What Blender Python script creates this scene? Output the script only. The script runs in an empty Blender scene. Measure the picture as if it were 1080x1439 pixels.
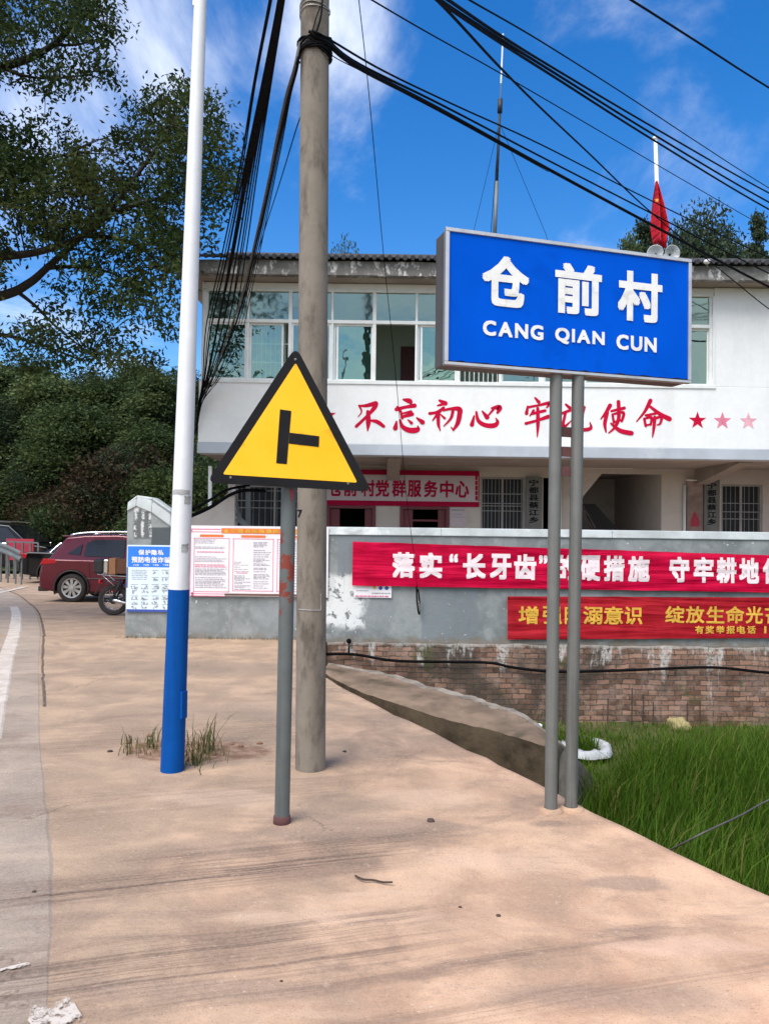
import bpy, math, random
import numpy as np
from mathutils import Vector, Matrix, noise as mnoise

SC = bpy.context.scene
COL = SC.collection
R = math.radians
random.seed(7)
RNG = np.random.default_rng(11)

# ------------------------------------------------------------------ camera
FPX, PITCH, ROLL, EYE = 1081.0, R(1.12), R(0.74), 1.55
cam_data = bpy.data.cameras.new("camera")
cam = bpy.data.objects.new("camera", cam_data)
COL.objects.link(cam)
CAMROT = Matrix.Rotation(R(90) + PITCH, 4, 'X') @ Matrix.Rotation(ROLL, 4, 'Z')
cam.matrix_world = Matrix.Translation((0, 0, EYE)) @ CAMROT
cam_data.sensor_fit = 'HORIZONTAL'
cam_data.sensor_width = 36.0
cam_data.lens = 36.0 * FPX / 1080.0
cam_data.clip_start = 0.05
cam_data.clip_end = 3000
SC.camera = cam

def ray(px, py):
    return (CAMROT.to_3x3() @ Vector(((px - 540) / FPX, (719.5 - py) / FPX, -1.0)))
def P(px, py, Y):                      # the place that far ahead seen at a pixel of the photograph
    d = ray(px, py)
    return Vector((0, 0, EYE)) + d * (Y / d.y)
def G(px, py, z=0.0):                  # the place on a level surface
    d = ray(px, py)
    return Vector((0, 0, EYE)) + d * ((z - EYE) / d.z)

# ------------------------------------------------------------------ light
SUN_AZ, SUN_EL = R(-142), R(56)        # azimuth from +Y towards +X; behind and to the left of the camera
SC.view_settings.view_transform = 'Standard'
SC.view_settings.look = 'None'
SC.view_settings.gamma = 1.0
SC.view_settings.exposure = 0.8
SC.view_settings.use_curve_mapping = False
W = bpy.data.worlds.new("World")
SC.world = W
W.use_nodes = True
sun_data = bpy.data.lights.new("sun", 'SUN')
sun_data.energy = 2.4
sun_data.angle = R(38)
sun_data.color = (1.0, 0.955, 0.895)
sun = bpy.data.objects.new("sun", sun_data)
COL.objects.link(sun)
sdir = Vector((math.sin(SUN_AZ) * math.cos(SUN_EL), math.cos(SUN_AZ) * math.cos(SUN_EL), math.sin(SUN_EL)))
sun.rotation_euler = (-sdir).to_track_quat('-Z', 'Y').to_euler()
sun.location = sdir * 60

# ------------------------------------------------------------------ node helper
class NT:
    def __init__(s, tree):
        s.t = tree; s.n = tree.nodes; s.l = tree.links
    def put(s, sock, v):
        if hasattr(v, 'is_output'): s.l.new(v, sock)
        elif isinstance(v, (tuple, list)):
            k = len(sock.default_value)
            sock.default_value = tuple(v)[:k] if len(v) >= k else tuple(v) + (1.0,) * (k - len(v))
        else: sock.default_value = v
    def add(s, typ, **kw):
        nd = s.n.new(typ)
        ins = kw.pop('ins', {})
        for k, v in kw.items(): setattr(nd, k, v)
        for k, v in ins.items(): s.put(nd.inputs[k], v)
        return nd
    def math(s, op, a, b=0.0, c=None, clamp=False):
        nd = s.n.new('ShaderNodeMath'); nd.operation = op; nd.use_clamp = clamp
        s.put(nd.inputs[0], a); s.put(nd.inputs[1], b)
        if c is not None: s.put(nd.inputs[2], c)
        return nd.outputs[0]
    def mix(s, f, a, b, mode='MIX'):
        nd = s.n.new('ShaderNodeMixRGB'); nd.blend_type = mode
        s.put(nd.inputs[0], f); s.put(nd.inputs[1], a); s.put(nd.inputs[2], b)
        return nd.outputs[0]
    def noise(s, vec, scale, detail=4, rough=0.55, dist=0.0):
        nd = s.add('ShaderNodeTexNoise', ins={'Scale': scale, 'Detail': detail, 'Roughness': rough, 'Distortion': dist})
        if vec is not None: s.l.new(vec, nd.inputs['Vector'])
        return nd.outputs['Fac']
    def ss(s, x, a, b):                 # smooth step from a to b
        nd = s.add('ShaderNodeMapRange', interpolation_type='SMOOTHSTEP', ins={'From Min': a, 'From Max': b})
        s.put(nd.inputs['Value'], x)
        return nd.outputs['Result']
    def pos(s): return s.n.new('ShaderNodeNewGeometry').outputs['Position']
    def sep(s, v):
        nd = s.n.new('ShaderNodeSeparateXYZ'); s.l.new(v, nd.inputs[0]); return nd.outputs
    def comb(s, x, y, z):
        nd = s.n.new('ShaderNodeCombineXYZ')
        for i, v in enumerate((x, y, z)): s.put(nd.inputs[i], v)
        return nd.outputs[0]
    def scale(s, v, sc, rot=(0, 0, 0)):
        nd = s.add('ShaderNodeMapping'); s.l.new(v, nd.inputs['Vector'])
        nd.inputs['Scale'].default_value = sc; nd.inputs['Rotation'].default_value = rot
        return nd.outputs[0]
    def bump(s, h, strength=0.3, dist=0.01):
        nd = s.add('ShaderNodeBump', ins={'Strength': strength, 'Distance': dist, 'Height': h})
        return nd.outputs[0]

def newmat(name):
    m = bpy.data.materials.new(name); m.use_nodes = True
    nt = NT(m.node_tree)
    b = m.node_tree.nodes['Principled BSDF']
    return m, nt, b

def pm(name, col, rough=0.6, metal=0.0, var=0.12, scale=6.0, bump=0.0, dirt=None, dirt_amt=0.5, dscale=3.0, spec=0.5):
    """painted / plain surface with slight uneven tone and optional dirt"""
    m, nt, b = newmat(name)
    p = nt.pos()
    n1 = nt.noise(p, scale, 5)
    lo = tuple(max(0, c * (1 - var)) for c in col); hi = tuple(min(1, c * (1 + var)) for c in col)
    c = nt.mix(nt.ss(n1, 0.3, 0.7), lo, hi)
    if dirt:
        n2 = nt.noise(p, dscale, 7, 0.65, 0.4)
        c = nt.mix(nt.math('MULTIPLY', nt.ss(n2, 0.52, 0.68), dirt_amt), c, dirt)
    nt.put(b.inputs['Base Color'], c)
    nt.put(b.inputs['Roughness'], nt.math('MULTIPLY_ADD', n1, 0.16, max(0.02, rough - 0.08)))
    b.inputs['Metallic'].default_value = metal
    b.inputs['Specular IOR Level'].default_value = spec
    if bump: nt.put(b.inputs['Normal'], nt.bump(nt.noise(p, scale * 6, 6), bump, 0.01))
    return m

# ------------------------------------------------------------------ sky
def build_world():
    nt = NT(W.node_tree); nt.n.clear()
    out = nt.n.new('ShaderNodeOutputWorld')
    bg = nt.n.new('ShaderNodeBackground')
    sky = nt.n.new('ShaderNodeTexSky'); sky.sky_type = 'NISHITA'; sky.sun_disc = False
    sky.sun_elevation = SUN_EL; sky.sun_rotation = SUN_AZ
    sky.air_density = 1.0; sky.dust_density = 0.6; sky.ozone_density = 2.5
    hs = nt.add('ShaderNodeHueSaturation', ins={'Saturation': 1.42, 'Value': 1.16, 'Hue': 0.507})
    nt.l.new(sky.outputs[0], hs.inputs['Color'])
    tc = nt.n.new('ShaderNodeTexCoord').outputs['Generated']
    x, y, z = nt.sep(tc)
    zz = nt.math('ADD', nt.math('MAXIMUM', z, 0.0), 0.18)
    u = nt.math('DIVIDE', x, zz); v = nt.math('DIVIDE', y, zz)
    cv = nt.comb(u, v, 0.0)
    n1 = nt.noise(nt.scale(cv, (1.0, 0.75, 1), (0, 0, 0.5)), 1.25, 9, 0.62, 0.5)
    n2 = nt.noise(cv, 0.55, 3, 0.5, 0.2)
    dens = nt.math('ADD', n1, nt.math('MULTIPLY', nt.math('SUBTRACT', n2, 0.5), 0.7))
    behind = nt.math('MULTIPLY', nt.ss(y, 0.05, -0.35), 0.26)      # heavier cloud behind the photographer
    dens = nt.math('ADD', dens, behind)
    for (px, py, wd, amt) in ((215, 40, .16, .15), (500, 40, .17, .20), (20, 190, .13, .13), (45, 120, .10, .06), (940, 120, .13, .0), (800, 10, .14, .15), (610, 300, .12, .10), (450, 10, .10, .1), (870, 320, .14, .03), (300, 150, .10, .06), (1000, 20, .1, .03), (720, 180, .22, -.16), (1060, 50, .12, -.12), (600, 250, .18, -.10)):
        d = ray(px, py).normalized()                                         # where the wisps stand in the sky
        vd = nt.n.new('ShaderNodeVectorMath'); vd.operation = 'DISTANCE'; nt.l.new(tc, vd.inputs[0]); vd.inputs[1].default_value = d
        dens = nt.math('ADD', dens, nt.math('MULTIPLY', nt.ss(vd.outputs['Value'], wd, 0.0), amt))
    fac = nt.math('MULTIPLY', nt.ss(dens, 0.50, 0.82), 0.85)
    fac = nt.math('MULTIPLY', fac, nt.ss(z, -0.02, 0.12))
    cl = nt.mix(fac, hs.outputs[0], (7.6, 7.9, 8.4, 1))
    nt.l.new(cl, bg.inputs['Color'])
    bg.inputs['Strength'].default_value = 0.105
    nt.l.new(bg.outputs[0], out.inputs['Surface'])
build_world()

# ------------------------------------------------------------------ object helpers
def tag(o, label=None, cat=None, group=None, kind=None):
    if label: o['label'] = label
    if cat: o['category'] = cat
    if group: o['group'] = group
    if kind: o['kind'] = kind
    return o

def thing(name, label, cat, loc, group=None, rz=0.0):
    o = bpy.data.objects.new(name, None); COL.objects.link(o)
    o.location = loc; o.rotation_euler = (0, 0, rz); o.empty_display_size = 0.2
    return tag(o, label, cat, group)

def base_of(o):
    v = Vector((0, 0, 0))
    while o is not None:
        v += o.location; o = o.parent
    return v

def copy_tree(o, parent=None):
    c = o.copy(); COL.objects.link(c)
    if parent is not None: c.parent = parent
    for ch in list(o.children): copy_tree(ch, c)
    return c

def frame_of(d, up=Vector((0, 0, 1))):
    d = d.normalized()
    if abs(d.dot(up)) > 0.97: up = Vector((0, 1, 0))
    a = d.cross(up).normalized(); b = a.cross(d).normalized()
    return a, b

def smooth_path(pts, k=6):
    pts = [Vector(p) for p in pts]
    if len(pts) < 3: return pts
    out = []
    for i in range(len(pts) - 1):
        p0 = pts[max(i - 1, 0)]; p1 = pts[i]; p2 = pts[i + 1]; p3 = pts[min(i + 2, len(pts) - 1)]
        for j in range(k):
            t = j / k
            out.append(0.5 * ((2 * p1) + (p2 - p0) * t + (2 * p0 - 5 * p1 + 4 * p2 - p3) * t * t + (3 * p1 - p0 - 3 * p2 + p3) * t ** 3))
    out.append(pts[-1])
    return out

class MB:
    def __init__(s): s.v = []; s.f = []
    def quad(s, a, b, c, d):
        n = len(s.v); s.v += [Vector(a), Vector(b), Vector(c), Vector(d)]; s.f.append((n, n + 1, n + 2, n + 3)); return s
    def poly(s, pts):
        n = len(s.v); s.v += [Vector(p) for p in pts]; s.f.append(tuple(range(n, n + len(pts)))); return s
    def hexa(s, lo, hi):                    # lo, hi: four corners each, same order
        n = len(s.v); s.v += [Vector(p) for p in lo] + [Vector(p) for p in hi]
        s.f += [(n + 3, n + 2, n + 1, n), (n + 4, n + 5, n + 6, n + 7)]
        for i in range(4):
            j = (i + 1) % 4; s.f.append((n + i, n + j, n + 4 + j, n + 4 + i))
        return s
    def box(s, x0, x1, y0, y1, z0, z1):
        return s.hexa([(x0, y0, z0), (x1, y0, z0), (x1, y1, z0), (x0, y1, z0)], [(x0, y0, z1), (x1, y0, z1), (x1, y1, z1), (x0, y1, z1)])
    def obox(s, c, ux, uy, uz, hx, hy, hz):
        c = Vector(c); ux = Vector(ux) * hx; uy = Vector(uy) * hy; uz = Vector(uz) * hz
        return s.hexa([c - ux - uy - uz, c + ux - uy - uz, c + ux + uy - uz, c - ux + uy - uz], [c - ux - uy + uz, c + ux - uy + uz, c + ux + uy + uz, c - ux + uy + uz])
    def bar(s, a, b, w, h=None, up=(0, 0, 1)):
        a = Vector(a); b = Vector(b); h = w if h is None else h
        d = (b - a).normalized(); e, g = frame_of(d, Vector(up))
        e *= w / 2; g *= h / 2
        return s.hexa([a - e - g, a + e - g, a + e + g, a - e + g], [b - e - g, b + e - g, b + e + g, b - e + g])
    def prism(s, poly, vec):
        n = len(s.v); k = len(poly); vec = Vector(vec)
        s.v += [Vector(p) for p in poly] + [Vector(p) + vec for p in poly]
        s.f.append(tuple(reversed(range(n, n + k)))); s.f.append(tuple(range(n + k, n + 2 * k)))
        for i in range(k):
            j = (i + 1) % k; s.f.append((n + i, n + j, n + k + j, n + k + i))
        return s
    def tube(s, pts, r, n=10, cap=True):
        pts = [Vector(p) for p in pts]; rs = r if isinstance(r, (list, tuple)) else [r] * len(pts)
        base = len(s.v); a = None
        for i, p in enumerate(pts):
            d = (pts[min(i + 1, len(pts) - 1)] - pts[max(i - 1, 0)]).normalized()
            if a is None: a, b = frame_of(d)
            else:
                a = (a - d * a.dot(d)).normalized(); b = a.cross(d)
            for k in range(n):
                t = 2 * math.pi * k / n
                s.v.append(p + (a * math.cos(t) + b * math.sin(t)) * rs[i])
        for i in range(len(pts) - 1):
            for k in range(n):
                k2 = (k + 1) % n
                s.f.append((base + i * n + k, base + i * n + k2, base + (i + 1) * n + k2, base + (i + 1) * n + k))
        if cap:
            s.f.append(tuple(base + k for k in reversed(range(n))))
            e = base + (len(pts) - 1) * n
            s.f.append(tuple(e + k for k in range(n)))
        return s
    def lathe(s, prof, c=(0, 0, 0), axis='Z', n=24, close=False):   # prof: (radius, along)
        base = len(s.v); c = Vector(c)
        for (r, h) in prof:
            for k in range(n):
                t = 2 * math.pi * k / n; x, y = r * math.cos(t), r * math.sin(t)
                s.v.append(c + (Vector((x, y, h)) if axis == 'Z' else Vector((x, h, y)) if axis == 'Y' else Vector((h, x, y))))
        m = len(prof)
        for i in range(m if close else m - 1):
            i2 = (i + 1) % m
            for k in range(n):
                k2 = (k + 1) % n
                s.f.append((base + i * n + k, base + i * n + k2, base + i2 * n + k2, base + i2 * n + k))
        return s
    def sphere(s, c, rx, ry=None, rz=None, n=12, m=8):
        ry = rx if ry is None else ry; rz = rx if rz is None else rz
        prof = [(math.sin(math.pi * i / m), -math.cos(math.pi * i / m)) for i in range(m + 1)]
        b0 = len(s.v); s.lathe([(max(r, 1e-4), h) for r, h in prof], n=n)
        for i in range(b0, len(s.v)):
            q = s.v[i]; s.v[i] = Vector((c[0] + q.x * rx, c[1] + q.y * ry, c[2] + q.z * rz))
        return s
    def grid(s, f, nu, nv):
        b = len(s.v)
        for i in range(nu + 1):
            for j in range(nv + 1): s.v.append(Vector(f(i / nu, j / nv)))
        for i in range(nu):
            for j in range(nv):
                q = b + i * (nv + 1) + j; s.f.append((q, q + nv + 1, q + nv + 2, q + 1))
        return s
    def build(s, name, mat, parent=None, smooth=False, bevel=0.0, local=False, origin=None):
        me = bpy.data.meshes.new(name)
        off = Vector((0, 0, 0))
        if not local:
            if parent is not None: off = base_of(parent)
            elif origin is not None: off = Vector(origin)
            else:
                xs = [v.x for v in s.v]; ys = [v.y for v in s.v]; zs = [v.z for v in s.v]
                off = Vector(((min(xs) + max(xs)) / 2, (min(ys) + max(ys)) / 2, min(zs)))
        me.from_pydata([tuple(v - off) for v in s.v], [], s.f)
        me.update()
        if mat is not None: me.materials.append(mat)
        if smooth:
            me.polygons.foreach_set('use_smooth', [True] * len(me.polygons))
        o = bpy.data.objects.new(name, me); COL.objects.link(o)
        if parent is not None: o.parent = parent
        elif not local: o.location = off
        if bevel:
            md = o.modifiers.new('bevel', 'BEVEL'); md.width = bevel; md.segments = 2; md.limit_method = 'ANGLE'; md.angle_limit = R(40)
        return o

def autosmooth(o, deg=35):
    me = o.data
    me.polygons.foreach_set('use_smooth', [True] * len(me.polygons))
    me.set_sharp_from_angle(angle=R(deg))
    return o

def np_mesh(name, verts, faces, mat, parent=None, loc=(0, 0, 0), smooth=False):
    """verts (n,3), faces (m,k) with one k"""
    me = bpy.data.meshes.new(name)
    n, m, k = len(verts), len(faces), faces.shape[1]
    me.vertices.add(n); me.vertices.foreach_set('co', np.asarray(verts, np.float32).ravel())
    me.loops.add(m * k); me.loops.foreach_set('vertex_index', faces.astype(np.int32).ravel())
    me.polygons.add(m); me.polygons.foreach_set('loop_start', np.arange(0, m * k, k, dtype=np.int32))
    if smooth: me.polygons.foreach_set('use_smooth', np.ones(m, bool))
    me.update(calc_edges=True); me.materials.append(mat)
    o = bpy.data.objects.new(name, me); COL.objects.link(o); o.location = loc
    if parent is not None: o.parent = parent
    return o

# ------------------------------------------------------------------ lettering
_glyph = {}
def glyph(ch):
    if ch not in _glyph:
        c = bpy.data.curves.new('t', 'FONT'); c.body = ch; c.resolution_u = 3
        o = bpy.data.objects.new('t', c); COL.objects.link(o)
        dg = bpy.context.evaluated_depsgraph_get(); dg.update()
        me = bpy.data.meshes.new_from_object(o.evaluated_get(dg))
        v = [(q.co.x, q.co.y) for q in me.vertices]; f = [tuple(p.vertices) for p in me.polygons]
        bpy.data.objects.remove(o); bpy.data.curves.remove(c); bpy.data.meshes.remove(me)
        _glyph[ch] = (v, f)
    return _glyph[ch]

def letters(mb, text, O, U, V, x0, x1, y0, y1, bold=0.03, gap=0.12):
    """fill the box x0..x1, y0..y1 (metres along unit U, V from O) with a line of text; each copy lies a hair above the last"""
    O = Vector(O); U = Vector(U); V = Vector(V); N = U.cross(V)
    adv = 0.0; parts = []
    for ch in text:
        if ch == ' ': adv += 0.4; continue
        v, f = glyph(ch)
        if not v: continue
        xs = [q[0] for q in v]; wdt = max(xs) - min(xs)
        parts.append((v, f, adv - min(xs))); adv += wdt + gap
    adv -= gap
    ys = [q[1] for v, f, a in parts for q in v]
    lo, hi = min(ys) - bold, max(ys) + bold
    sx = (x1 - x0) / (adv + 2 * bold); sy = (y1 - y0) / (hi - lo)
    if bold > 0: offs = [(0, 0)] + [(bold * a, bold * b_) for a, b_ in ((-1, -1), (1, 1), (-1, 1), (1, -1), (0, 1), (0, -1), (1, 0), (-1, 0))]
    else: offs = [(0, 0)]
    for v, f, a in parts:
        for k, (ox, oy) in enumerate(offs):
            b = len(mb.v)
            for q in v:
                mb.v.append(O + U * (x0 + (q[0] + a + bold + ox) * sx) + V * (y0 + (q[1] - lo + oy) * sy) + N * (k * 0.00006))
            mb.f += [tuple(b + i for i in p) for p in f]

def on_plane(O, N):
    O = Vector(O); N = Vector(N)
    def q(px, py):
        d = ray(px, py); e = Vector((0, 0, EYE))
        return e + d * ((O - e).dot(N) / d.dot(N))
    return q

class Panel:
    """a flat upright face: pixels of the photo -> metres along it"""
    def __init__(s, O, U):
        s.O = Vector(O); s.U = Vector(U).normalized(); s.V = Vector((0, 0, 1)); s.N = s.U.cross(s.V); s.q = on_plane(s.O, s.N)
    def uv(s, px, py):
        w = s.q(px, py) - s.O; return w.dot(s.U), w.dot(s.V)
    def text(s, mb, t, x0, x1, y0, y1, bold=0.03, gap=0.12, lift=0.003):
        u0, _ = s.uv(x0, (y0 + y1) / 2); u1, _ = s.uv(x1, (y0 + y1) / 2)
        _, v0 = s.uv((x0 + x1) / 2, y1); _, v1 = s.uv((x0 + x1) / 2, y0)
        letters(mb, t, s.O + s.N * lift, s.U, s.V, u0, u1, v0, v1, bold, gap)
    def rect(s, mb, x0, x1, y0, y1, lift=0.002):
        u0, _ = s.uv(x0, (y0 + y1) / 2); u1, _ = s.uv(x1, (y0 + y1) / 2)
        _, v0 = s.uv((x0 + x1) / 2, y1); _, v1 = s.uv((x0 + x1) / 2, y0)
        o = s.O + s.N * lift
        mb.quad(o + s.U * u0 + s.V * v0, o + s.U * u1 + s.V * v0, o + s.U * u1 + s.V * v1, o + s.U * u0 + s.V * v1)

def brush(mb, pts, tomap, lift0, N):
    """a brush stroke: pts (x, y, width) in the character's own grid"""
    P3 = smooth_path([Vector((p[0], p[1], p[2])) for p in pts], 6)
    L = []; Rr = []
    for i, p in enumerate(P3):
        d = P3[min(i + 1, len(P3) - 1)] - P3[max(i - 1, 0)]
        d = Vector((d.x, d.y)); d = d.normalized() if d.length > 1e-6 else Vector((1, 0))
        n = Vector((-d.y, d.x)) * max(p.z, 1.0) * .72
        L.append((p.x + n.x, p.y + n.y)); Rr.append((p.x - n.x, p.y - n.y))
    b = len(mb.v)
    for l, r in zip(L, Rr):
        mb.v.append(tomap(*l) + N * lift0); mb.v.append(tomap(*r) + N * lift0)
    for i in range(len(L) - 1):
        mb.f.append((b + 2 * i, b + 2 * i + 1, b + 2 * i + 3, b + 2 * i + 2))
    for k, (e, w) in enumerate(((P3[0], P3[0].z), (P3[-1], P3[-1].z))):
        r = max(w, 1) * .70
        mb.poly([tomap(e.x + r * math.cos(t), e.y + r * math.sin(t)) + N * (lift0 + 0.0002 + 0.0001 * k) for t in np.arange(10) * math.pi / 5])

# ------------------------------------------------------------------ materials
def concrete_ground(road=False):
    m, nt, b = newmat('worn_road' if road else 'dusty_concrete')
    p = nt.pos(); x, y, z = nt.sep(p)
    big = nt.noise(p, 0.55, 5, 0.6, 0.6)
    mid = nt.noise(p, 2.3, 7, 0.62, 0.5)
    fine = nt.noise(p, 55, 4, 0.6)
    # sandy clay dust lies thicker on the right, bare cement shows on the left and further off
    drift = nt.math('ADD', nt.math('MULTIPLY', x, 0.24), nt.math('MULTIPLY', y, -0.068))
    f = nt.math('ADD', nt.math('ADD', drift, nt.math('MULTIPLY', nt.math('SUBTRACT', big, 0.5), 1.7)), nt.math('MULTIPLY', nt.math('SUBTRACT', mid, 0.5), 0.9))
    clay = nt.mix(nt.ss(mid, 0.35, 0.65), (0.575, 0.315, 0.188), (0.725, 0.455, 0.292))
    cement = nt.mix(nt.ss(mid, 0.35, 0.7), (0.315, 0.222, 0.152), (0.47, 0.325, 0.215))
    c = nt.mix(nt.ss(f, -0.62, 0.42), cement, clay)
    if road: c = nt.mix(0.72, c, nt.mix(nt.ss(mid, 0.3, 0.7), (0.285, 0.245, 0.205), (0.36, 0.305, 0.25)))
    # darker worn blotches
    bl = nt.noise(nt.scale(p, (0.8, 1.5, 1), (0, 0, 0.25)), 1.5, 8, 0.68, 0.8)
    c = nt.mix(nt.math('MULTIPLY', nt.ss(bl, 0.52, 0.68), 0.60), c, (0.215, 0.150, 0.112))
    fa = nt.noise(nt.scale(p, (0.35, 1.9, 1), (0, 0, -0.2)), 2.2, 7, 0.66, 0.5)
    c = nt.mix(nt.math('MULTIPLY', nt.ss(fa, 0.54, 0.72), 0.28), c, (0.26, 0.185, 0.145))
    c = nt.mix(nt.math('MULTIPLY', nt.ss(fa, 0.46, 0.30), 0.25), c, (0.66, 0.47, 0.335))
    # old stains and swept-clean spots, plus painted shadow at the blue sign's feet
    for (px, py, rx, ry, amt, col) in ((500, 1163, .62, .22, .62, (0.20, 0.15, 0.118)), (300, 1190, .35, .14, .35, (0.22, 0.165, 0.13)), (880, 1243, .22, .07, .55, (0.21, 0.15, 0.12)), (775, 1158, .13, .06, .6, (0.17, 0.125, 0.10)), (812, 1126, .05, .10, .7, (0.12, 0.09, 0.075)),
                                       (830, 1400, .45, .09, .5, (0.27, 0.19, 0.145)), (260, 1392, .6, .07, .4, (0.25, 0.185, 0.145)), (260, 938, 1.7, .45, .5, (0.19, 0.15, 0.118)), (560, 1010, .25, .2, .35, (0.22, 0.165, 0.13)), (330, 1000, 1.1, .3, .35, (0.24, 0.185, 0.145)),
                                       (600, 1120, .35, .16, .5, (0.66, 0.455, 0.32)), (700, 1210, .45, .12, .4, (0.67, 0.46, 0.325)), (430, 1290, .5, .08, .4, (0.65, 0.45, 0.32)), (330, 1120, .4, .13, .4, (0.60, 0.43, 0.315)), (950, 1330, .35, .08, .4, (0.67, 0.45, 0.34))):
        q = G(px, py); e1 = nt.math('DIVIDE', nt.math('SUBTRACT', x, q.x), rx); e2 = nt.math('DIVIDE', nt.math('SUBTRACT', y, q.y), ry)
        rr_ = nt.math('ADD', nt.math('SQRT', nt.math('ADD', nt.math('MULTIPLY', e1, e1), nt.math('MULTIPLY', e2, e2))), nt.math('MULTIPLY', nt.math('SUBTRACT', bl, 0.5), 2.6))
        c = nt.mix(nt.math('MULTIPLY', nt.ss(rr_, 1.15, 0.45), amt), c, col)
    # tyre scuffs: streaks along a turning line
    a = R(15)
    u = nt.math('ADD', nt.math('MULTIPLY', x, math.cos(a)), nt.math('MULTIPLY', y, math.sin(a)))
    v = nt.math('SUBTRACT', nt.math('MULTIPLY', y, math.cos(a)), nt.math('MULTIPLY', x, math.sin(a)))
    wob = nt.math('MULTIPLY', nt.math('SUBTRACT', nt.noise(p, 0.7, 3), 0.5), 0.12)
    v = nt.math('ADD', v, wob)
    st = nt.noise(nt.comb(nt.math('MULTIPLY', u, 0.45), nt.math('MULTIPLY', v, 26.0), 0.0), 1.0, 4, 0.7)
    brk = nt.noise(p, 1.9, 5, 0.6)
    tot = None
    for (v0, w, u0, u1, amt) in ((3.52, 0.13, -0.75, 0.95, 0.95), (3.72, 0.10, -0.2, 1.2, 0.6), (2.86, 0.17, -1.1, 0.9, 0.75), (2.62, 0.07, -0.9, 1.8, 0.5), (2.33, 0.07, -0.2, 2.2, 0.4), (4.55, 0.25, -1.8, 1.0, 0.3), (5.9, 0.4, -3, 1, 0.35)):
        g = nt.math('MULTIPLY', nt.ss(nt.math('ABSOLUTE', nt.math('SUBTRACT', v, v0)), w * 1.5, w * 0.5),
                    nt.math('MULTIPLY', nt.ss(u, u0 - 0.3, u0 + 0.3), nt.ss(u, u1 + 0.45, u1 - 0.2)))
        g = nt.math('MULTIPLY', g, amt)
        tot = g if tot is None else nt.math('MAXIMUM', tot, g)
    sk = nt.math('MULTIPLY', tot, nt.math('MULTIPLY', nt.ss(st, 0.40, 0.60), nt.ss(brk, 0.26, 0.46)))
    soft = nt.math('MULTIPLY', tot, nt.math('MULTIPLY', nt.ss(brk, 0.32, 0.58), 0.5))
    c = nt.mix(nt.math('MAXIMUM', sk, soft), c, (0.105, 0.070, 0.054))
    vw = nt.add('ShaderNodeTexVoronoi', feature='DISTANCE_TO_EDGE', ins={'Scale': 0.55}); wp = nt.add('ShaderNodeVectorMath', operation='ADD')
    nz = nt.add('ShaderNodeTexNoise', ins={'Scale': 1.6, 'Detail': 6, 'Roughness': .65}); nt.l.new(p, nz.inputs['Vector'])
    sc_ = nt.add('ShaderNodeVectorMath', operation='SCALE'); nt.l.new(nz.outputs['Color'], sc_.inputs[0]); sc_.inputs['Scale'].default_value = 1.1
    nt.l.new(p, wp.inputs[0]); nt.l.new(sc_.outputs[0], wp.inputs[1]); nt.l.new(wp.outputs[0], vw.inputs['Vector'])
    cr = nt.noise(p, 21, 9, 0.78, 0.2)                    # crumbly crust: crisp light and dark flecks
    crm = nt.ss(nt.noise(p, 1.3, 5, 0.6), 0.40, 0.62)
    c = nt.mix(nt.math('MULTIPLY', nt.math('MULTIPLY', nt.ss(cr, 0.58, 0.66), crm), 0.26), c, (0.24, 0.17, 0.13))
    c = nt.mix(nt.math('MULTIPLY', nt.ss(cr, 0.42, 0.36), 0.22), c, (0.70, 0.52, 0.39))
    hair = nt.math('MULTIPLY', nt.ss(vw.outputs['Distance'], 0.009, 0.002), nt.ss(nt.noise(p, 0.9, 3), 0.50, 0.60))
    c = nt.mix(nt.math('MULTIPLY', hair, 0.55), c, (0.11, 0.08, 0.06))
    pit = nt.add('ShaderNodeTexVoronoi', ins={'Scale': 34.0}); nt.l.new(p, pit.inputs['Vector'])
    pm_ = nt.math('MULTIPLY', nt.ss(pit.outputs['Distance'], 0.22, 0.10), nt.ss(nt.noise(p, 3.1, 4), 0.5, 0.62))
    c = nt.mix(nt.math('MULTIPLY', pm_, 0.5), c, nt.mix(nt.ss(pit.outputs['Color'], .4, .6), (0.14, 0.10, 0.08), (0.62, 0.52, 0.43)))
    grit = nt.noise(p, 160, 2, 0.5)
    c = nt.mix(nt.math('MULTIPLY', nt.ss(grit, 0.58, 0.70), 0.55), c, (0.12, 0.09, 0.07))
    c = nt.mix(nt.math('MULTIPLY', nt.ss(fine, 0.3, 0.7), 0.16), c, (0.62, 0.46, 0.35))
    if not road:                        # loose reddish soil round the white pole, drifting towards the concrete pole
        sc = G(272, 1056); dx = nt.math('SUBTRACT', x, sc.x); dy = nt.math('SUBTRACT', y, sc.y)
        r2 = nt.math('SQRT', nt.math('ADD', nt.math('POWER', nt.math('MULTIPLY', dx, 1.75), 2), nt.math('POWER', nt.math('MULTIPLY', dy, 3.2), 2)))
        sm = nt.ss(nt.math('ADD', r2, nt.math('MULTIPLY', nt.math('SUBTRACT', nt.noise(p, 4.5, 7, 0.65), 0.5), 1.1)), 0.98, 0.72)
        c = nt.mix(nt.math('MULTIPLY', sm, 0.85), c, nt.mix(nt.ss(nt.noise(p, 14, 6), .4, .65), (0.19, 0.105, 0.062), (0.36, 0.225, 0.15)))
    nt.put(b.inputs['Base Color'], c)
    b.inputs['Roughness'].default_value = 0.9
    b.inputs['Specular IOR Level'].default_value = 0.2
    h = nt.math('ADD', nt.math('MULTIPLY', fine, 0.5), nt.math('ADD', nt.math('MULTIPLY', mid, 2.0), nt.math('MULTIPLY', grit, 0.25)))
    nt.put(b.inputs['Normal'], nt.bump(h, 0.35, 0.012))
    return m

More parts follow.
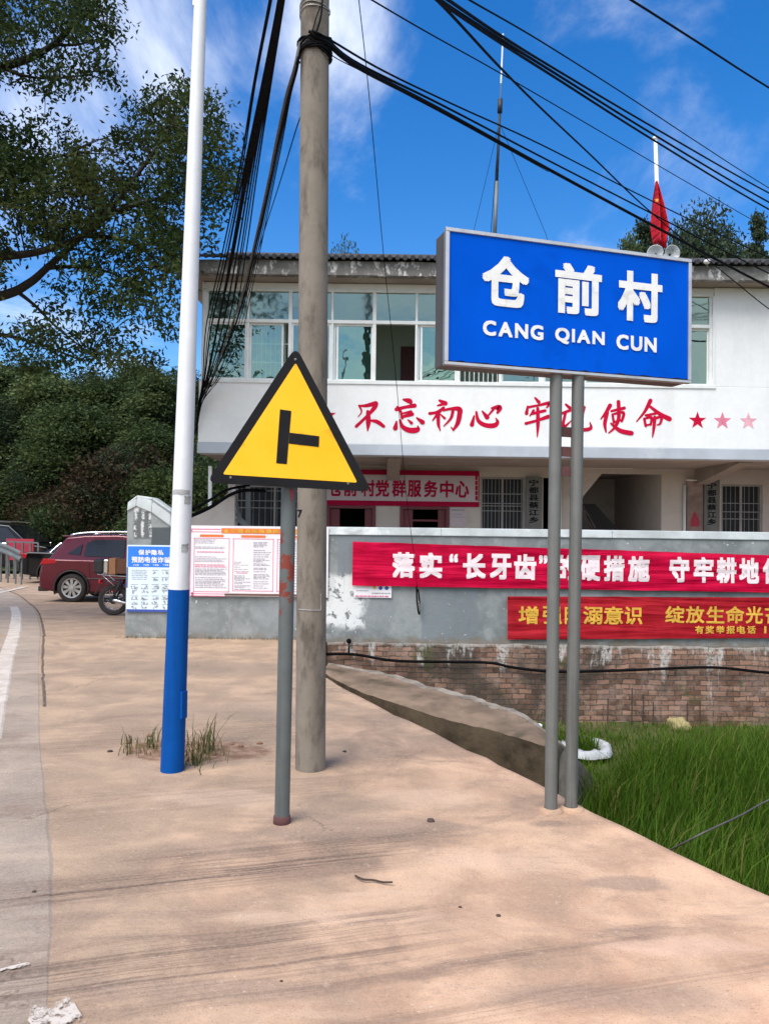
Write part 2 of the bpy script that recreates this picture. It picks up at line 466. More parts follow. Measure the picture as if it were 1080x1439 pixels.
def worn_paint(lo=.72, hi=.62):
    m, nt, b = newmat('worn_white_line'); p = nt.pos()
    n = nt.noise(p, 5, 8, 0.72, 0.4); f = nt.noise(p, 60, 3)
    nt.put(b.inputs['Base Color'], nt.mix(nt.ss(n, .35, .6), (0.60, 0.53, 0.46), (0.48, 0.40, 0.33))); b.inputs['Roughness'].default_value = .85
    nt.put(b.inputs['Alpha'], nt.ss(nt.math('MULTIPLY_ADD', nt.math('SUBTRACT', f, .5), .16, n), lo, hi))
    return m

def masonry_paint():
    """grey-blue painted render of the yard wall with worn patches at fixed places on it"""
    m, nt, b = newmat('grey_wall_paint')
    p = nt.pos(); x, y, z = nt.sep(p)
    n1 = nt.noise(p, 1.6, 7, 0.62, 0.4); n2 = nt.noise(p, 5.5, 7, 0.65, 0.3); n3 = nt.noise(p, 26, 4)
    c = nt.mix(nt.ss(n1, 0.35, 0.65), (0.185, 0.203, 0.206), (0.295, 0.315, 0.315))
    c = nt.mix(nt.math('MULTIPLY', nt.ss(n2, 0.5, 0.70), 0.34), c, (0.42, 0.435, 0.43))
    c = nt.mix(nt.math('MULTIPLY', nt.ss(nt.noise(p, 0.9, 6, 0.7, 0.8), 0.52, 0.62), 0.45), c, (0.15, 0.165, 0.17))
    def boxmask(px0, px1, py0, py1, soft=0.02, wob=0.05):
        a = P(px0, py1, 10.5); d = P(px1, py0, 10.5)
        wx = nt.math('MULTIPLY_ADD', nt.math('SUBTRACT', n2, 0.5), wob, x); wz = nt.math('MULTIPLY_ADD', nt.math('SUBTRACT', n1, 0.5), wob, z)
        return nt.math('MULTIPLY', nt.math('MULTIPLY', nt.ss(wx, a.x - soft, a.x + soft), nt.ss(wx, d.x + soft, d.x - soft)),
                       nt.math('MULTIPLY', nt.ss(wz, a.z - soft, a.z + soft), nt.ss(wz, d.z + soft, d.z - soft)))
    for (bx, col, amt, sf) in (((187, 213, 716, 757), (0.115, 0.125, 0.13), 0.9, 0.02), ((212, 250, 741, 770), (0.075, 0.09, 0.10), 0.95, 0.01),
                               ((474, 560, 750, 812), (0.19, 0.215, 0.235), 0.8, 0.02), ((592, 672, 815, 900), (0.19, 0.215, 0.235), 0.75, 0.02),
                               ((508, 555, 838, 866), (0.24, 0.26, 0.275), 0.6, 0.04), ((360, 430, 848, 880), (0.26, 0.28, 0.30), 0.5, 0.08)):
        c = nt.mix(nt.math('MULTIPLY', boxmask(*bx, soft=sf), amt), c, col)
    # flaked white ground coat
    fl = nt.math('MULTIPLY', boxmask(452, 512, 806, 884, 0.06, 0.35), nt.ss(nt.noise(p, 9, 8, 0.7, 0.6), 0.42, 0.47))
    c = nt.mix(fl, c, (0.72, 0.73, 0.72))
    for (bx) in ((188, 192, 715, 754), (198, 203, 716, 754), (209, 213, 716, 754), (188, 212, 713, 718)):
        fl = nt.math('MULTIPLY', boxmask(*bx, soft=0.012, wob=0.06), nt.ss(nt.noise(p, 14, 6, 0.7), 0.46, 0.52))
        c = nt.mix(fl, c, (0.62, 0.63, 0.62))
    sp = nt.ss(nt.noise(p, 17, 3, 0.5), 0.72, 0.75)
    c = nt.mix(nt.math('MULTIPLY', sp, 0.8), c, (0.66, 0.67, 0.66))
    drip = nt.noise(nt.scale(p, (9, 9, 0.7)), 1.0, 5, 0.6)
    c = nt.mix(nt.math('MULTIPLY', nt.ss(drip, 0.55, 0.75), 0.28), c, (0.15, 0.15, 0.14))
    # splashed earth along the foot
    ft = nt.ss(nt.math('MULTIPLY_ADD', nt.math('SUBTRACT', n2, 0.5), 0.35, z), 0.10, -0.03)
    c = nt.mix(nt.math('MULTIPLY', ft, 0.75), c, (0.20, 0.16, 0.12))
    nt.put(b.inputs['Base Color'], c); b.inputs['Roughness'].default_value = 0.85; b.inputs['Specular IOR Level'].default_value = 0.25
    nt.put(b.inputs['Normal'], nt.bump(nt.math('ADD', n3, nt.math('MULTIPLY', n2, 2)), 0.3, 0.01))
    return m

def brick_mat():
    m, nt, b = newmat('old_red_brick')
    p = nt.pos(); x, y, z = nt.sep(p)
    n1 = nt.noise(p, 1.1, 7, 0.65, 0.6); n2 = nt.noise(p, 6, 7, 0.65, 0.4); n3 = nt.noise(p, 30, 4)
    wx = nt.math('MULTIPLY_ADD', nt.math('SUBTRACT', n2, 0.5), 0.06, x); wz = nt.math('MULTIPLY_ADD', nt.math('SUBTRACT', n1, 0.5), 0.11, z)
    br = nt.add('ShaderNodeTexBrick', ins={'Scale': 1.0, 'Mortar Size': 0.007, 'Mortar Smooth': 0.25, 'Bias': 0.0, 'Brick Width': 0.175, 'Row Height': 0.068,
                                          'Color1': (0.13, 0.068, 0.045, 1), 'Color2': (0.36, 0.205, 0.145, 1), 'Mortar': (0.085, 0.072, 0.06, 1)})
    nt.l.new(nt.comb(wx, wz, 0.0), br.inputs['Vector'])
    c = nt.mix(nt.math('MULTIPLY', nt.ss(n2, 0.4, 0.7), 0.55), br.outputs['Color'], (0.36, 0.27, 0.225))
    c = nt.mix(nt.math('MULTIPLY', nt.ss(n1, 0.44, 0.60), 0.8), c, (0.062, 0.052, 0.042))
    c = nt.mix(nt.math('MULTIPLY', nt.ss(nt.noise(p, 13, 5, 0.7), 0.55, 0.68), 0.6), c, (0.05, 0.042, 0.035))
    moss = nt.math('MULTIPLY', nt.ss(nt.noise(p, 2.7, 7, 0.7), 0.56, 0.66), 0.6)
    c = nt.mix(moss, c, (0.07, 0.085, 0.03))
    # lime run-off from the render above
    run = nt.noise(nt.scale(p, (2.6, 2.6, 0.42)), 1.0, 7, 0.66, 0.3)
    top = nt.ss(nt.math('MULTIPLY_ADD', nt.math('SUBTRACT', n2, 0.5), 0.6, z), -0.72, 0.02)
    lime = nt.math('MULTIPLY', nt.ss(nt.math('MULTIPLY_ADD', top, 0.15, run), 0.655, 0.72), nt.ss(nt.noise(p, 21, 5, .7), 0.36, 0.56))
    c = nt.mix(nt.math('MULTIPLY', lime, 0.72), c, (0.58, 0.56, 0.53))
    lip = nt.math('MULTIPLY', nt.ss(nt.math('MULTIPLY_ADD', nt.math('SUBTRACT', n2, 0.5), 0.16, z), -0.07, -0.02), 0.7)
    c = nt.mix(lip, c, (0.42, 0.40, 0.37))
    nt.put(b.inputs['Base Color'], c); b.inputs['Roughness'].default_value = 0.92; b.inputs['Specular IOR Level'].default_value = 0.2
    h = nt.math('ADD', nt.math('MULTIPLY', br.outputs['Fac'], -1.5), nt.math('ADD', n2, n3))
    nt.put(b.inputs['Normal'], nt.bump(h, 0.7, 0.012))
    return m

def leaf_mat(name, dark, light, olive, trans=0.35, straw=0.0):
    m, nt, b = newmat(name)
    g = nt.n.new('ShaderNodeNewGeometry'); oi = nt.n.new('ShaderNodeObjectInfo')
    n1 = nt.noise(g.outputs['Position'], 0.8, 3)
    c = nt.mix(g.outputs['Random Per Island'], dark, light)
    c = nt.mix(nt.math('MULTIPLY', nt.ss(n1, 0.45, 0.7), 0.6), c, olive)
    c = nt.mix(nt.math('MULTIPLY', oi.outputs['Random'], 0.45), c, tuple(0.6 * q for q in dark))
    if straw: c = nt.mix(nt.math('MULTIPLY', nt.math('LESS_THAN', nt.math('FRACT', nt.math('MULTIPLY', g.outputs['Random Per Island'], 37.0)), straw), 0.8), c, (0.26, 0.20, 0.07))
    nt.put(b.inputs['Base Color'], c); b.inputs['Roughness'].default_value = 0.6; b.inputs['Specular IOR Level'].default_value = 0.14
    tr = nt.add('ShaderNodeBsdfTranslucent'); nt.put(tr.inputs['Color'], nt.mix(0.5, c, light))
    mx = nt.add('ShaderNodeMixShader', ins={0: trans})
    nt.l.new(b.outputs[0], mx.inputs[1]); nt.l.new(tr.outputs[0], mx.inputs[2])
    nt.l.new(mx.outputs[0], nt.n['Material Output'].inputs['Surface'])
    return m

def glass_mat(name, tint, refl=0.42, rough=0.01):
    m, nt, b = newmat(name); nt.n.remove(b)
    t = nt.add('ShaderNodeBsdfTransparent', ins={'Color': tint}); g = nt.add('ShaderNodeBsdfGlossy', ins={'Color': (0.50, 0.66, 0.555, 1), 'Roughness': rough})
    nz = nt.noise(nt.pos(), 1.3, 3); nt.put(g.inputs['Normal'], nt.bump(nz, 0.12, 0.05))
    mx = nt.add('ShaderNodeMixShader', ins={0: refl})
    nt.l.new(t.outputs[0], mx.inputs[1]); nt.l.new(g.outputs[0], mx.inputs[2])
    nt.l.new(mx.outputs[0], nt.n['Material Output'].inputs['Surface'])
    return m

def streaked(name, col, streak, amt=0.5, rough=0.55, metal=0.0, zs=0.5, hs=14, rust=None, lo=0.5, hi=0.72, spec=0.3):
    m, nt, b = newmat(name)
    p = nt.pos(); s = nt.noise(nt.scale(p, (hs, hs, zs)), 1.0, 6, 0.65)
    n = nt.noise(p, 9, 6, 0.65)
    c = nt.mix(nt.math('MULTIPLY', nt.ss(s, lo, hi), amt), col, streak)
    c = nt.mix(nt.math('MULTIPLY', nt.ss(nt.noise(p, 3.2, 7, 0.7, 0.5), 0.46, 0.68), amt * 0.6), c, tuple(0.5 * a_ + 0.5 * b_ for a_, b_ in zip(col, streak)))
    c = nt.mix(nt.math('MULTIPLY', nt.ss(n, 0.4, 0.8), 0.25), c, tuple(min(1, q * 1.35) for q in col))
    if rust:
        (z0, z1, rc, ra) = rust; x, y, z = nt.sep(p)
        k = nt.math('MULTIPLY', nt.math('MULTIPLY', nt.ss(z, z0 - 0.06, z0 + 0.03), nt.ss(z, z1 + 0.06, z1 - 0.03)), nt.ss(nt.noise(p, 11, 5, 0.6), 0.5, 0.56))
        c = nt.mix(nt.math('MULTIPLY', k, ra), c, rc)
        c = nt.mix(nt.math('MULTIPLY', nt.ss(z, 0.05, 0.0), 0.8), c, (0.12, 0.06, 0.04))
    nt.put(b.inputs['Base Color'], c); b.inputs['Roughness'].default_value = rough; b.inputs['Metallic'].default_value = metal
    b.inputs['Specular IOR Level'].default_value = spec
    nt.put(b.inputs['Normal'], nt.bump(n, 0.15, 0.005))
    return m

M = {}
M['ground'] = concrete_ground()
M['road'] = concrete_ground(True)
M['line'] = worn_paint()
M['line_patch'] = worn_paint(.52, .44)
M['crack'] = pm('crack_earth', (0.15, 0.11, 0.082), 0.95, 0, 0.3, 9)
M['soil'] = pm('reddish_soil', (0.235, 0.125, 0.075), 0.95, 0, 0.3, 5, 0.8, (0.35, 0.235, 0.16), 0.7, 6, 0.1)
M['earth'] = pm('field_earth', (0.075, 0.085, 0.03), 0.95, 0, 0.35, 2, 0.6, (0.16, 0.12, 0.07), 0.6, 1.7, 0.1)
M['hill'] = pm('hill_earth', (0.03, 0.045, 0.015), 0.95, 0, 0.4, 0.4, 0.0, (0.11, 0.05, 0.03), 0.5, 0.12, 0.1)
M['wallpaint'] = masonry_paint()
M['coping'] = pm('grey_coping', (0.42, 0.45, 0.45), 0.85, 0, 0.18, 2.5, 0.4, (0.68, 0.70, 0.70), 0.8, 2.6)
M['brick'] = brick_mat()
M['ditch'] = pm('mossy_concrete', (0.205, 0.145, 0.10), 0.92, 0, 0.3, 3, 0.6, (0.055, 0.05, 0.03), 0.7, 2.2, 0.2)
M['ditch_side'] = pm('shaded_mossy_concrete', (0.085, 0.063, 0.040), 0.95, 0, 0.45, 4, 0.7, (0.13, 0.095, 0.06), 0.6, 3.0, 0.1)  # moss, with the shadow inside the ditch put into the dark colour
M['ditch_lip'] = pm('pale_broken_concrete', (0.27, 0.23, 0.185), 0.92, 0, 0.3, 6, 0.6, (0.12, 0.10, 0.07), 0.8, 3, 0.2)
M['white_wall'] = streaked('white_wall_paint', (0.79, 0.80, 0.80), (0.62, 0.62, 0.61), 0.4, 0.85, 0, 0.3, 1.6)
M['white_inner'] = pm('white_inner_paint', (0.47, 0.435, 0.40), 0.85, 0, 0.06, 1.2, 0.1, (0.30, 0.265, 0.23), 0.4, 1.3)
M['inner_green'] = pm('grey_green_room', (0.50, 0.53, 0.48), 0.85, 0, 0.05, 1)
M['band'] = pm('grey_edge_band', (0.42, 0.46, 0.51), 0.8, 0, 0.10, 1.8, 0.1, (0.60, 0.63, 0.66), 0.4, 1.5)
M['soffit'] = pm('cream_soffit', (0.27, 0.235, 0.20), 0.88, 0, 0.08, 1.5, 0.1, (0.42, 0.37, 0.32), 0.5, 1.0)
M['fascia'] = streaked('weathered_concrete', (0.155, 0.15, 0.14), (0.66, 0.65, 0.63), 0.95, 0.92, 0, 5.0, 9, None, 0.54, 0.62)
M['tile'] = pm('dark_roof_tile', (0.045, 0.045, 0.048), 0.75, 0, 0.35, 5, 0.3)
M['frame'] = pm('white_window_frame', (0.74, 0.76, 0.75), 0.4, 0, 0.06, 5)
M['bar'] = pm('grey_window_bar', (0.30, 0.31, 0.32), 0.6, 0.1, 0.1, 5)
M['dull_frame'] = pm('dull_window_frame', (0.30, 0.29, 0.28), 0.6, 0, 0.12, 5)
M['glass'] = glass_mat('green_window_glass', (0.46, 0.74, 0.62, 1), 0.38)
M['glass_top'] = glass_mat('dusty_transom_glass', (0.42, 0.52, 0.47, 1), 0.36, 0.06)
M['car_glass'] = pm('dark_car_glass', (0.012, 0.014, 0.016), 0.06, 0, 0.1, 2)
M['room_glass'] = pm('dim_room_glass', (0.022, 0.024, 0.028), 0.55, 0, 0.3, 2, spec=0.2)
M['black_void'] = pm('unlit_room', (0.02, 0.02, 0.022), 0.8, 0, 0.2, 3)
M['red_paint'] = pm('faded_red_lettering', (0.52, 0.004, 0.040), 0.75, 0, 0.10, 7, spec=0.1)
M['star_pale'] = pm('pale_star_paint', (0.68, 0.20, 0.29), 0.8, 0, 0.14, 12)
M['star_palest'] = pm('palest_star_paint', (0.74, 0.38, 0.45), 0.8, 0, 0.12, 12)
M['crimson'] = pm('crimson_board', (0.34, 0.003, 0.042), 0.7, 0, 0.10, 4, spec=0.1)
M['board_white'] = pm('pale_board', (0.47, 0.41, 0.44), 0.6, 0, 0.05, 3)
M['maroon'] = pm('maroon_door_frame', (0.13, 0.022, 0.03), 0.55, 0, 0.15, 4)
M['plaque'] = pm('grey_plaque', (0.125, 0.13, 0.125), 0.6, 0, 0.12, 4)
M['brown_board'] = pm('brown_notice', (0.20, 0.14, 0.12), 0.7, 0, 0.2, 5, 0, (0.30, 0.26, 0.24), 0.6, 5)
M['black'] = pm('black_paint', (0.010, 0.010, 0.012), 0.6, 0, 0.2, 8, spec=0.12)
M['ink'] = pm('grey_ink', (0.30, 0.30, 0.33), 0.7, 0, 0.2, 20)
M['pinkink'] = pm('pink_ink', (0.70, 0.19, 0.29), 0.7, 0, 0.12, 20)
M['orange'] = pm('orange_ribbon', (0.80, 0.17, 0.035), 0.6, 0, 0.1, 6)
M['paper'] = pm('white_poster', (0.80, 0.76, 0.79), 0.45, 0, 0.04, 3)
M['paper_blue'] = pm('pale_blue_poster', (0.66, 0.78, 0.86), 0.45, 0, 0.04, 3)
M['poster_blue'] = pm('blue_poster_band', (0.02, 0.19, 0.74), 0.5, 0, 0.06, 4)
M['poster_navy'] = pm('dark_blue_rim', (0.035, 0.075, 0.33), 0.5, 0, 0.1, 4)
M['white_letter'] = pm('white_lettering', (0.80, 0.80, 0.78), 0.5, 0, 0.06, 9, 0, (0.55, 0.55, 0.50), 0.6, 14)
M['banner_letter'] = pm('pinkish_white_lettering', (0.82, 0.70, 0.72), 0.7, 0, 0.07, 8)
M['gold'] = pm('gold_lettering', (0.70, 0.40, 0.045), 0.7, 0, 0.14, 8)
def cloth(name, col, hi):
    m, nt, b = newmat(name); p = nt.pos(); x, y, z = nt.sep(p)
    n = nt.noise(nt.scale(p, (1.2, 1, 1)), 3, 5)
    w = nt.math('MULTIPLY', nt.noise(nt.scale(p, (0.55, 1, 7.0), (0, R(3), 0)), 1.0, 3, 0.5, 0.5), 1.0)
    nt.put(b.inputs['Base Color'], nt.mix(nt.ss(n, 0.3, 0.75), col, hi)); b.inputs['Roughness'].default_value = 0.55
    b.inputs['Specular IOR Level'].default_value = 0.12
    nt.put(b.inputs['Normal'], nt.bump(w, 0.8, 0.06))
    return m
M['banner'] = cloth('red_banner_cloth', (0.42, 0.0, 0.028), (0.60, 0.001, 0.050))
M['banner_old'] = cloth('faded_red_banner_cloth', (0.30, 0.006, 0.014), (0.40, 0.014, 0.024))
M['sign_blue'] = pm('blue_sign_film', (0.0, 0.088, 0.60), 0.6, 0, 0.06, 2.0, 0, (0.0, 0.058, 0.44), 0.45, 3.0, 0.03)
M['alu'] = streaked('aluminium_trim', (0.52, 0.52, 0.53), (0.26, 0.25, 0.25), 0.6, 0.35, 0.75, 2, 6)
M['bronze'] = streaked('tarnished_sheet', (0.16, 0.145, 0.135), (0.09, 0.06, 0.055), 0.6, 0.45, 0.6, 1, 10)
M['galv'] = streaked('galvanised_post', (0.165, 0.17, 0.16), (0.085, 0.085, 0.08), 0.7, 0.55, 0.3, 0.6, 26)
M['galv_rust'] = streaked('rusty_galvanised_post', (0.125, 0.14, 0.14), (0.07, 0.075, 0.075), 0.7, 0.55, 0.3, 0.6, 26, (1.10, 1.50, (0.23, 0.045, 0.028), 0.95))
M['rust'] = pm('rusty_strap', (0.10, 0.04, 0.04), 0.8, 0.1, 0.3, 9)
def yellow_film():
    m, nt, b = newmat('yellow_sign_film'); p = nt.pos()
    n = nt.noise(p, 2.5, 5); s = nt.noise(p, 7.5, 2, 0.4, 0.2); d = nt.noise(nt.scale(p, (14, 14, 3)), 1, 6, 0.7)
    c = nt.mix(nt.ss(n, 0.3, 0.7), (0.80, 0.435, 0.014), (0.86, 0.50, 0.03))
    c = nt.mix(nt.math('MULTIPLY', nt.ss(s, 0.64, 0.70), 0.45), c, (0.46, 0.26, 0.02))
    c = nt.mix(nt.math('MULTIPLY', nt.ss(d, 0.55, 0.75), 0.22), c, (0.52, 0.30, 0.03))
    nt.put(b.inputs['Base Color'], c); b.inputs['Roughness'].default_value = 0.5; b.inputs['Specular IOR Level'].default_value = 0.1; return m
M['yellow'] = yellow_film()
M['concrete_pole'] = streaked('utility_pole_concrete', (0.225, 0.196, 0.162), (0.085, 0.072, 0.060), 0.85, 0.95, 0, 3.2, 9, None, 0.46, 0.68, 0.15)
M['pole_white'] = streaked('white_pole_paint', (0.70, 0.715, 0.75), (0.56, 0.57, 0.60), 0.35, 0.4, 0, 0.3, 20)
M['pole_blue'] = streaked('blue_pole_paint', (0.002, 0.070, 0.30), (0.004, 0.035, 0.15), 0.6, 0.6, 0, 0.5, 16, None, .48, .7, 0.08)
M['tape'] = pm('torn_grey_tape', (0.36, 0.36, 0.36), 0.8, 0, 0.3, 18)
M['cable'] = pm('black_cable', (0.004, 0.004, 0.005), 0.7, 0, 0.2, 6, spec=0.08)
M['cable_grey'] = pm('grey_cable', (0.085, 0.075, 0.068), 0.6, 0, 0.25, 6)
M['wire'] = pm('steel_wire', (0.45, 0.44, 0.42), 0.4, 0.7, 0.2, 6)
M['bark'] = streaked('dark_bark', (0.026, 0.020, 0.015), (0.012, 0.010, 0.008), 0.7, 0.9, 0, 1.5, 7)
M['leaf'] = leaf_mat('camphor_leaf', (0.018, 0.038, 0.010), (0.062, 0.095, 0.024), (0.10, 0.085, 0.016), 0.30)
M['leaf_hill'] = leaf_mat('hill_leaf', (0.024, 0.047, 0.014), (0.080, 0.112, 0.038), (0.085, 0.10, 0.022), 0.25)
M['leaf_light'] = leaf_mat('pale_hill_leaf', (0.045, 0.075, 0.026), (0.125, 0.165, 0.062), (0.13, 0.14, 0.035), 0.25)
M['leaf_dark'] = leaf_mat('dark_hill_leaf', (0.020, 0.038, 0.018), (0.060, 0.085, 0.042), (0.05, 0.055, 0.02), 0.2)
M['leaf_rust'] = leaf_mat('russet_leaf', (0.035, 0.022, 0.012), (0.075, 0.05, 0.025), (0.05, 0.055, 0.02), 0.2)
M['grass'] = leaf_mat('field_grass', (0.036, 0.100, 0.007), (0.155, 0.265, 0.024), (0.105, 0.195, 0.014), 0.38, 0.07)
M['weed'] = leaf_mat('dry_weed', (0.05, 0.07, 0.02), (0.13, 0.14, 0.05), (0.16, 0.13, 0.05), 0.3, 0.3)
M['car_red'] = pm('dark_red_car_paint', (0.115, 0.003, 0.014), 0.24, 0.3, 0.05, 3)
M['car_black'] = pm('black_car_paint', (0.005, 0.005, 0.006), 0.2, 0.0, 0.1, 3, spec=0.3)
for k in ('car_red', 'car_black'): M[k].node_tree.nodes['Principled BSDF'].inputs['Coat Weight'].default_value = 0.45 if k == 'car_red' else 0.12
M['plastic'] = pm('black_plastic_trim', (0.022, 0.021, 0.022), 0.6, 0, 0.2, 6)
M['tyre'] = pm('tyre_rubber', (0.035, 0.03, 0.027), 0.9, 0, 0.25, 8)
M['alloy'] = pm('alloy_rim', (0.46, 0.43, 0.40), 0.35, 0.7, 0.15, 7)
M['chrome'] = pm('chrome', (0.75, 0.75, 0.76), 0.12, 1.0, 0.05, 4)
M['lamp_red'] = pm('red_lamp', (0.50, 0.008, 0.015), 0.15, 0, 0.1, 6)
M['carton'] = pm('brown_carton', (0.36, 0.17, 0.08), 0.85, 0, 0.12, 5)
M['carton_dark'] = pm('dark_brown_carton', (0.15, 0.065, 0.04), 0.85, 0, 0.12, 5)
M['flag'] = cloth('red_flag_cloth', (0.48, 0.012, 0.02), (0.58, 0.02, 0.03))
M['white_metal'] = pm('white_metal', (0.78, 0.78, 0.78), 0.4, 0.1, 0.05, 5)
M['rail'] = pm('guard_rail_steel', (0.15, 0.165, 0.165), 0.55, 0.3, 0.15, 3)
M['redboard'] = pm('red_board', (0.33, 0.02, 0.045), 0.6, 0, 0.15, 2)
M['pale_cement'] = pm('white_cement_rim', (0.46, 0.48, 0.49), 0.85, 0, 0.15, 5, 0.4, (0.22, 0.23, 0.21), 0.8, 6)
M['yellow_stone'] = pm('yellowish_lump', (0.36, 0.30, 0.14), 0.9, 0, 0.2, 6, 0.5)
M['litter'] = pm('white_litter', (0.78, 0.78, 0.78), 0.7, 0, 0.05, 6)
M['twig'] = pm('dry_twig', (0.06, 0.04, 0.03), 0.9, 0, 0.2, 9)
M['curtain'] = pm('grey_green_curtain', (0.40, 0.45, 0.42), 0.8, 0, 0.08, 4)

# ------------------------------------------------------------------ ground, slab, road
def zt(y):
    return float(np.interp(y, [-60, 10.5, 18, 25, 45, 900], [0, 0, -0.27, -0.37, -0.5, -0.5]))
EDGE = [(-8.0, 8.5), (0.0, 3.75), (2.4, 2.26), (3.3, 1.66), (3.75, 1.42), (4.4, 1.10), (4.9, 0.87), (5.6, 0.52), (6.4, 0.12), (7.2, -0.27), (8.0, -0.63), (9.0, -0.76), (10.6, -0.80)]
def edge(y): return float(np.interp(y, [e[0] for e in EDGE], [e[1] for e in EDGE]))

def hillz(x, y):
    s = lambda t: max(0.0, min(1.0, t)) ** 2 * (3 - 2 * max(0.0, min(1.0, t)))
    start = float(np.interp(x, [-70, -22, -4, 8, 60], [38, 32, 27, 22, 22]))
    h = s((y - start) / 42.0) * 15.0 + s((y - 70) / 90.0) * 12
    return h + (mnoise.noise(Vector((x * 0.05, y * 0.05, 0))) * 1.4 if y > start else 0)

def make_ground():
    xs = np.unique(np.round(np.concatenate([np.arange(-6, 8, 0.3), [-900, -400, -200, -120, -80, -60, -45, -35, -28, -22, -18, -14, -11, -8.5, 9, 11, 14, 18, 24, 32, 45, 60, 90, 200, 400, 900]]), 3))
    ys = np.unique(np.round(np.concatenate([np.arange(-9, 10.4, 0.4), [-900, -300, -100, -40, -20, -12, 10.42, 10.62, 12, 14, 16, 18, 21, 25, 32, 45, 60, 90, 200, 400, 900]]), 3))
    v = []
    for y in ys:
        for x in xs:
            low = y < 10.5 and y > -9.5 and x > edge(y) - 0.45 and x < 60
            z = -1.06 + 0.05 * mnoise.noise(Vector((x * .8, y * .8, 0))) if low else zt(y) - 0.03
            v.append((x, y, z))
    nx = len(xs); f = []
    for j in range(len(ys) - 1):
        for i in range(nx - 1):
            a = j * nx + i; f.append((a, a + 1, a + nx + 1, a + nx))
    o = np_mesh('ground', np.array(v), np.array(f), M['earth']); tag(o, kind='structure')
make_ground()

def make_slab():
    mb = MB(); ys = list(np.arange(-6, 10.53, 0.165)); cols = 26
    def ej(y): return edge(y) + 0.035 * mnoise.noise(Vector((y * 2.1, 0, 3))) + 0.02 * mnoise.noise(Vector((y * 7, 1, 3)))
    def h(x, y): return (0.004 if y < 9.6 else 0.0) * mnoise.noise(Vector((x * .7, y * .7, 5)))
    row = []
    for y in ys:
        e = ej(y); r = []
        for i in range(cols + 1):
            t = i / cols; x = -16 + (e + 16) * (1 - (1 - t) ** 2.2)
            r.append(len(mb.v)); mb.v.append(Vector((x, y, h(x, y) * (1 if i < cols else 0.4) - (0.012 if i == cols else 0))))
        mb.v.append(Vector((e - 0.015, y, -0.10))); mb.v.append(Vector((e - 0.05 + 0.03 * mnoise.noise(Vector((y * 3, 4, 4))), y, -1.15)))
        r += [len(mb.v) - 2, len(mb.v) - 1]; row.append(r)
    for a, b in zip(row, row[1:]):
        for i in range(len(a) - 1): mb.f.append((a[i], a[i + 1], b[i + 1], b[i]))
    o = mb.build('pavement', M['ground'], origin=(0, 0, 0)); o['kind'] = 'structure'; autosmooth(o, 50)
    # the trodden yard behind and beside the wall carries on down the slope
    mb = MB(); ys = [10.5, 11, 12, 13.5, 15, 18, 21, 25, 29]; xs = list(np.linspace(-30, 12, 22))
    for y in ys:
        for x in xs: mb.v.append(Vector((x, y, zt(y) - 0.003)))
    n = len(xs)
    for j in range(len(ys) - 1):
        for i in range(n - 1): mb.f.append((j * n + i, j * n + i + 1, (j + 1) * n + i + 1, (j + 1) * n + i))
    o = mb.build('yard_ground', M['ground'], origin=(0, 0, 0)); o['kind'] = 'structure'
make_slab()

ROADLINE = smooth_path([(1.6, -6, 0), (-0.35, -0.5, 0), (-1.35, 2.5, 0), (-2.72, 5.5, 0), (-4.12, 8.6, 0), (-5.45, 11.6, 0), (-7.6, 16, 0), (-10.6, 21, 0), (-15.5, 27, 0), (-24, 32, 0), (-40, 36, 0)], 28)
def ribbon(name, inner, outer, lift, mat, i0=0, i1=None, jag=0.0):
    pts = ROADLINE[i0:i1]; mb = MB()
    for i, p in enumerate(pts):
        d = (pts[min(i + 1, len(pts) - 1)] - pts[max(i - 1, 0)]).normalized(); n = Vector((-d.y, d.x, 0))   # to the left
        for k, o in enumerate((inner, outer)):
            jj = jag * mnoise.noise(Vector((i * 0.55, k * (7 if name != 'road_crack' else 0.12), 1)))
            q = p + n * (o + jj); mb.v.append(Vector((q.x, q.y, zt(q.y) + lift)))
            if k == 0: q = q - n * .05; mb.v.append(Vector((q.x, q.y, zt(q.y) - .012)))
    for i in range(len(pts) - 1):
        mb.f.append((3 * i, 3 * i + 3, 3 * i + 5, 3 * i + 2)); mb.f.append((3 * i + 1, 3 * i + 4, 3 * i + 3, 3 * i))
    o = mb.build(name, mat, origin=(0, 0, 0)); o['kind'] = 'structure'; return o
ribbon('road', -0.26, 6.3, 0.003, M['road'], jag=0.012)
ribbon('road_line', 0.0, 0.15, 0.010, M['line'], 84, 168, 0.012)
ribbon('road_crack', -0.300, -0.294, 0.009, M['crack'], 92, 230, 0.016)
ribbon('far_road_line', 5.6, 5.75, 0.010, M['line'], 105, 245, 0.012)

def flat_patch(name, pts, mat, z=0.020, jag=0.0, kind='structure'):
    p = smooth_path([Vector(q) for q in pts] + [Vector(pts[0])], 4)[:-1]
    c = sum(p, Vector()) / len(p); out = []
    for i, q in enumerate(p):
        s = 1 + jag * mnoise.noise(Vector((i * 1.3, q.x, q.y))); w = c + (q - c) * s; out.append(Vector((w.x, w.y, zt(w.y) + z)))
    mb = MB(); n = len(out); mb.v = [Vector((c.x, c.y, zt(c.y) + z))] + out
    mb.f = [(0, 1 + i, 1 + (i + 1) % n) for i in range(n)]
    o = mb.build(name, mat); o['kind'] = kind; return o
flat_patch('road_marking', [G(40, 1439), G(50, 1412), G(85, 1402), G(118, 1436), G(122, 1480), G(40, 1480)], M['line_patch'], 0.010, 0.25)
flat_patch('road_marking', [G(25, 1392), G(62, 1383), G(70, 1388), G(40, 1398)], M['line_patch'], 0.010, 0.3)
flat_patch('road_marking', [G(0, 1366), G(36, 1357), G(38, 1361), G(0, 1369)], M['line_patch'], 0.010, 0.3)
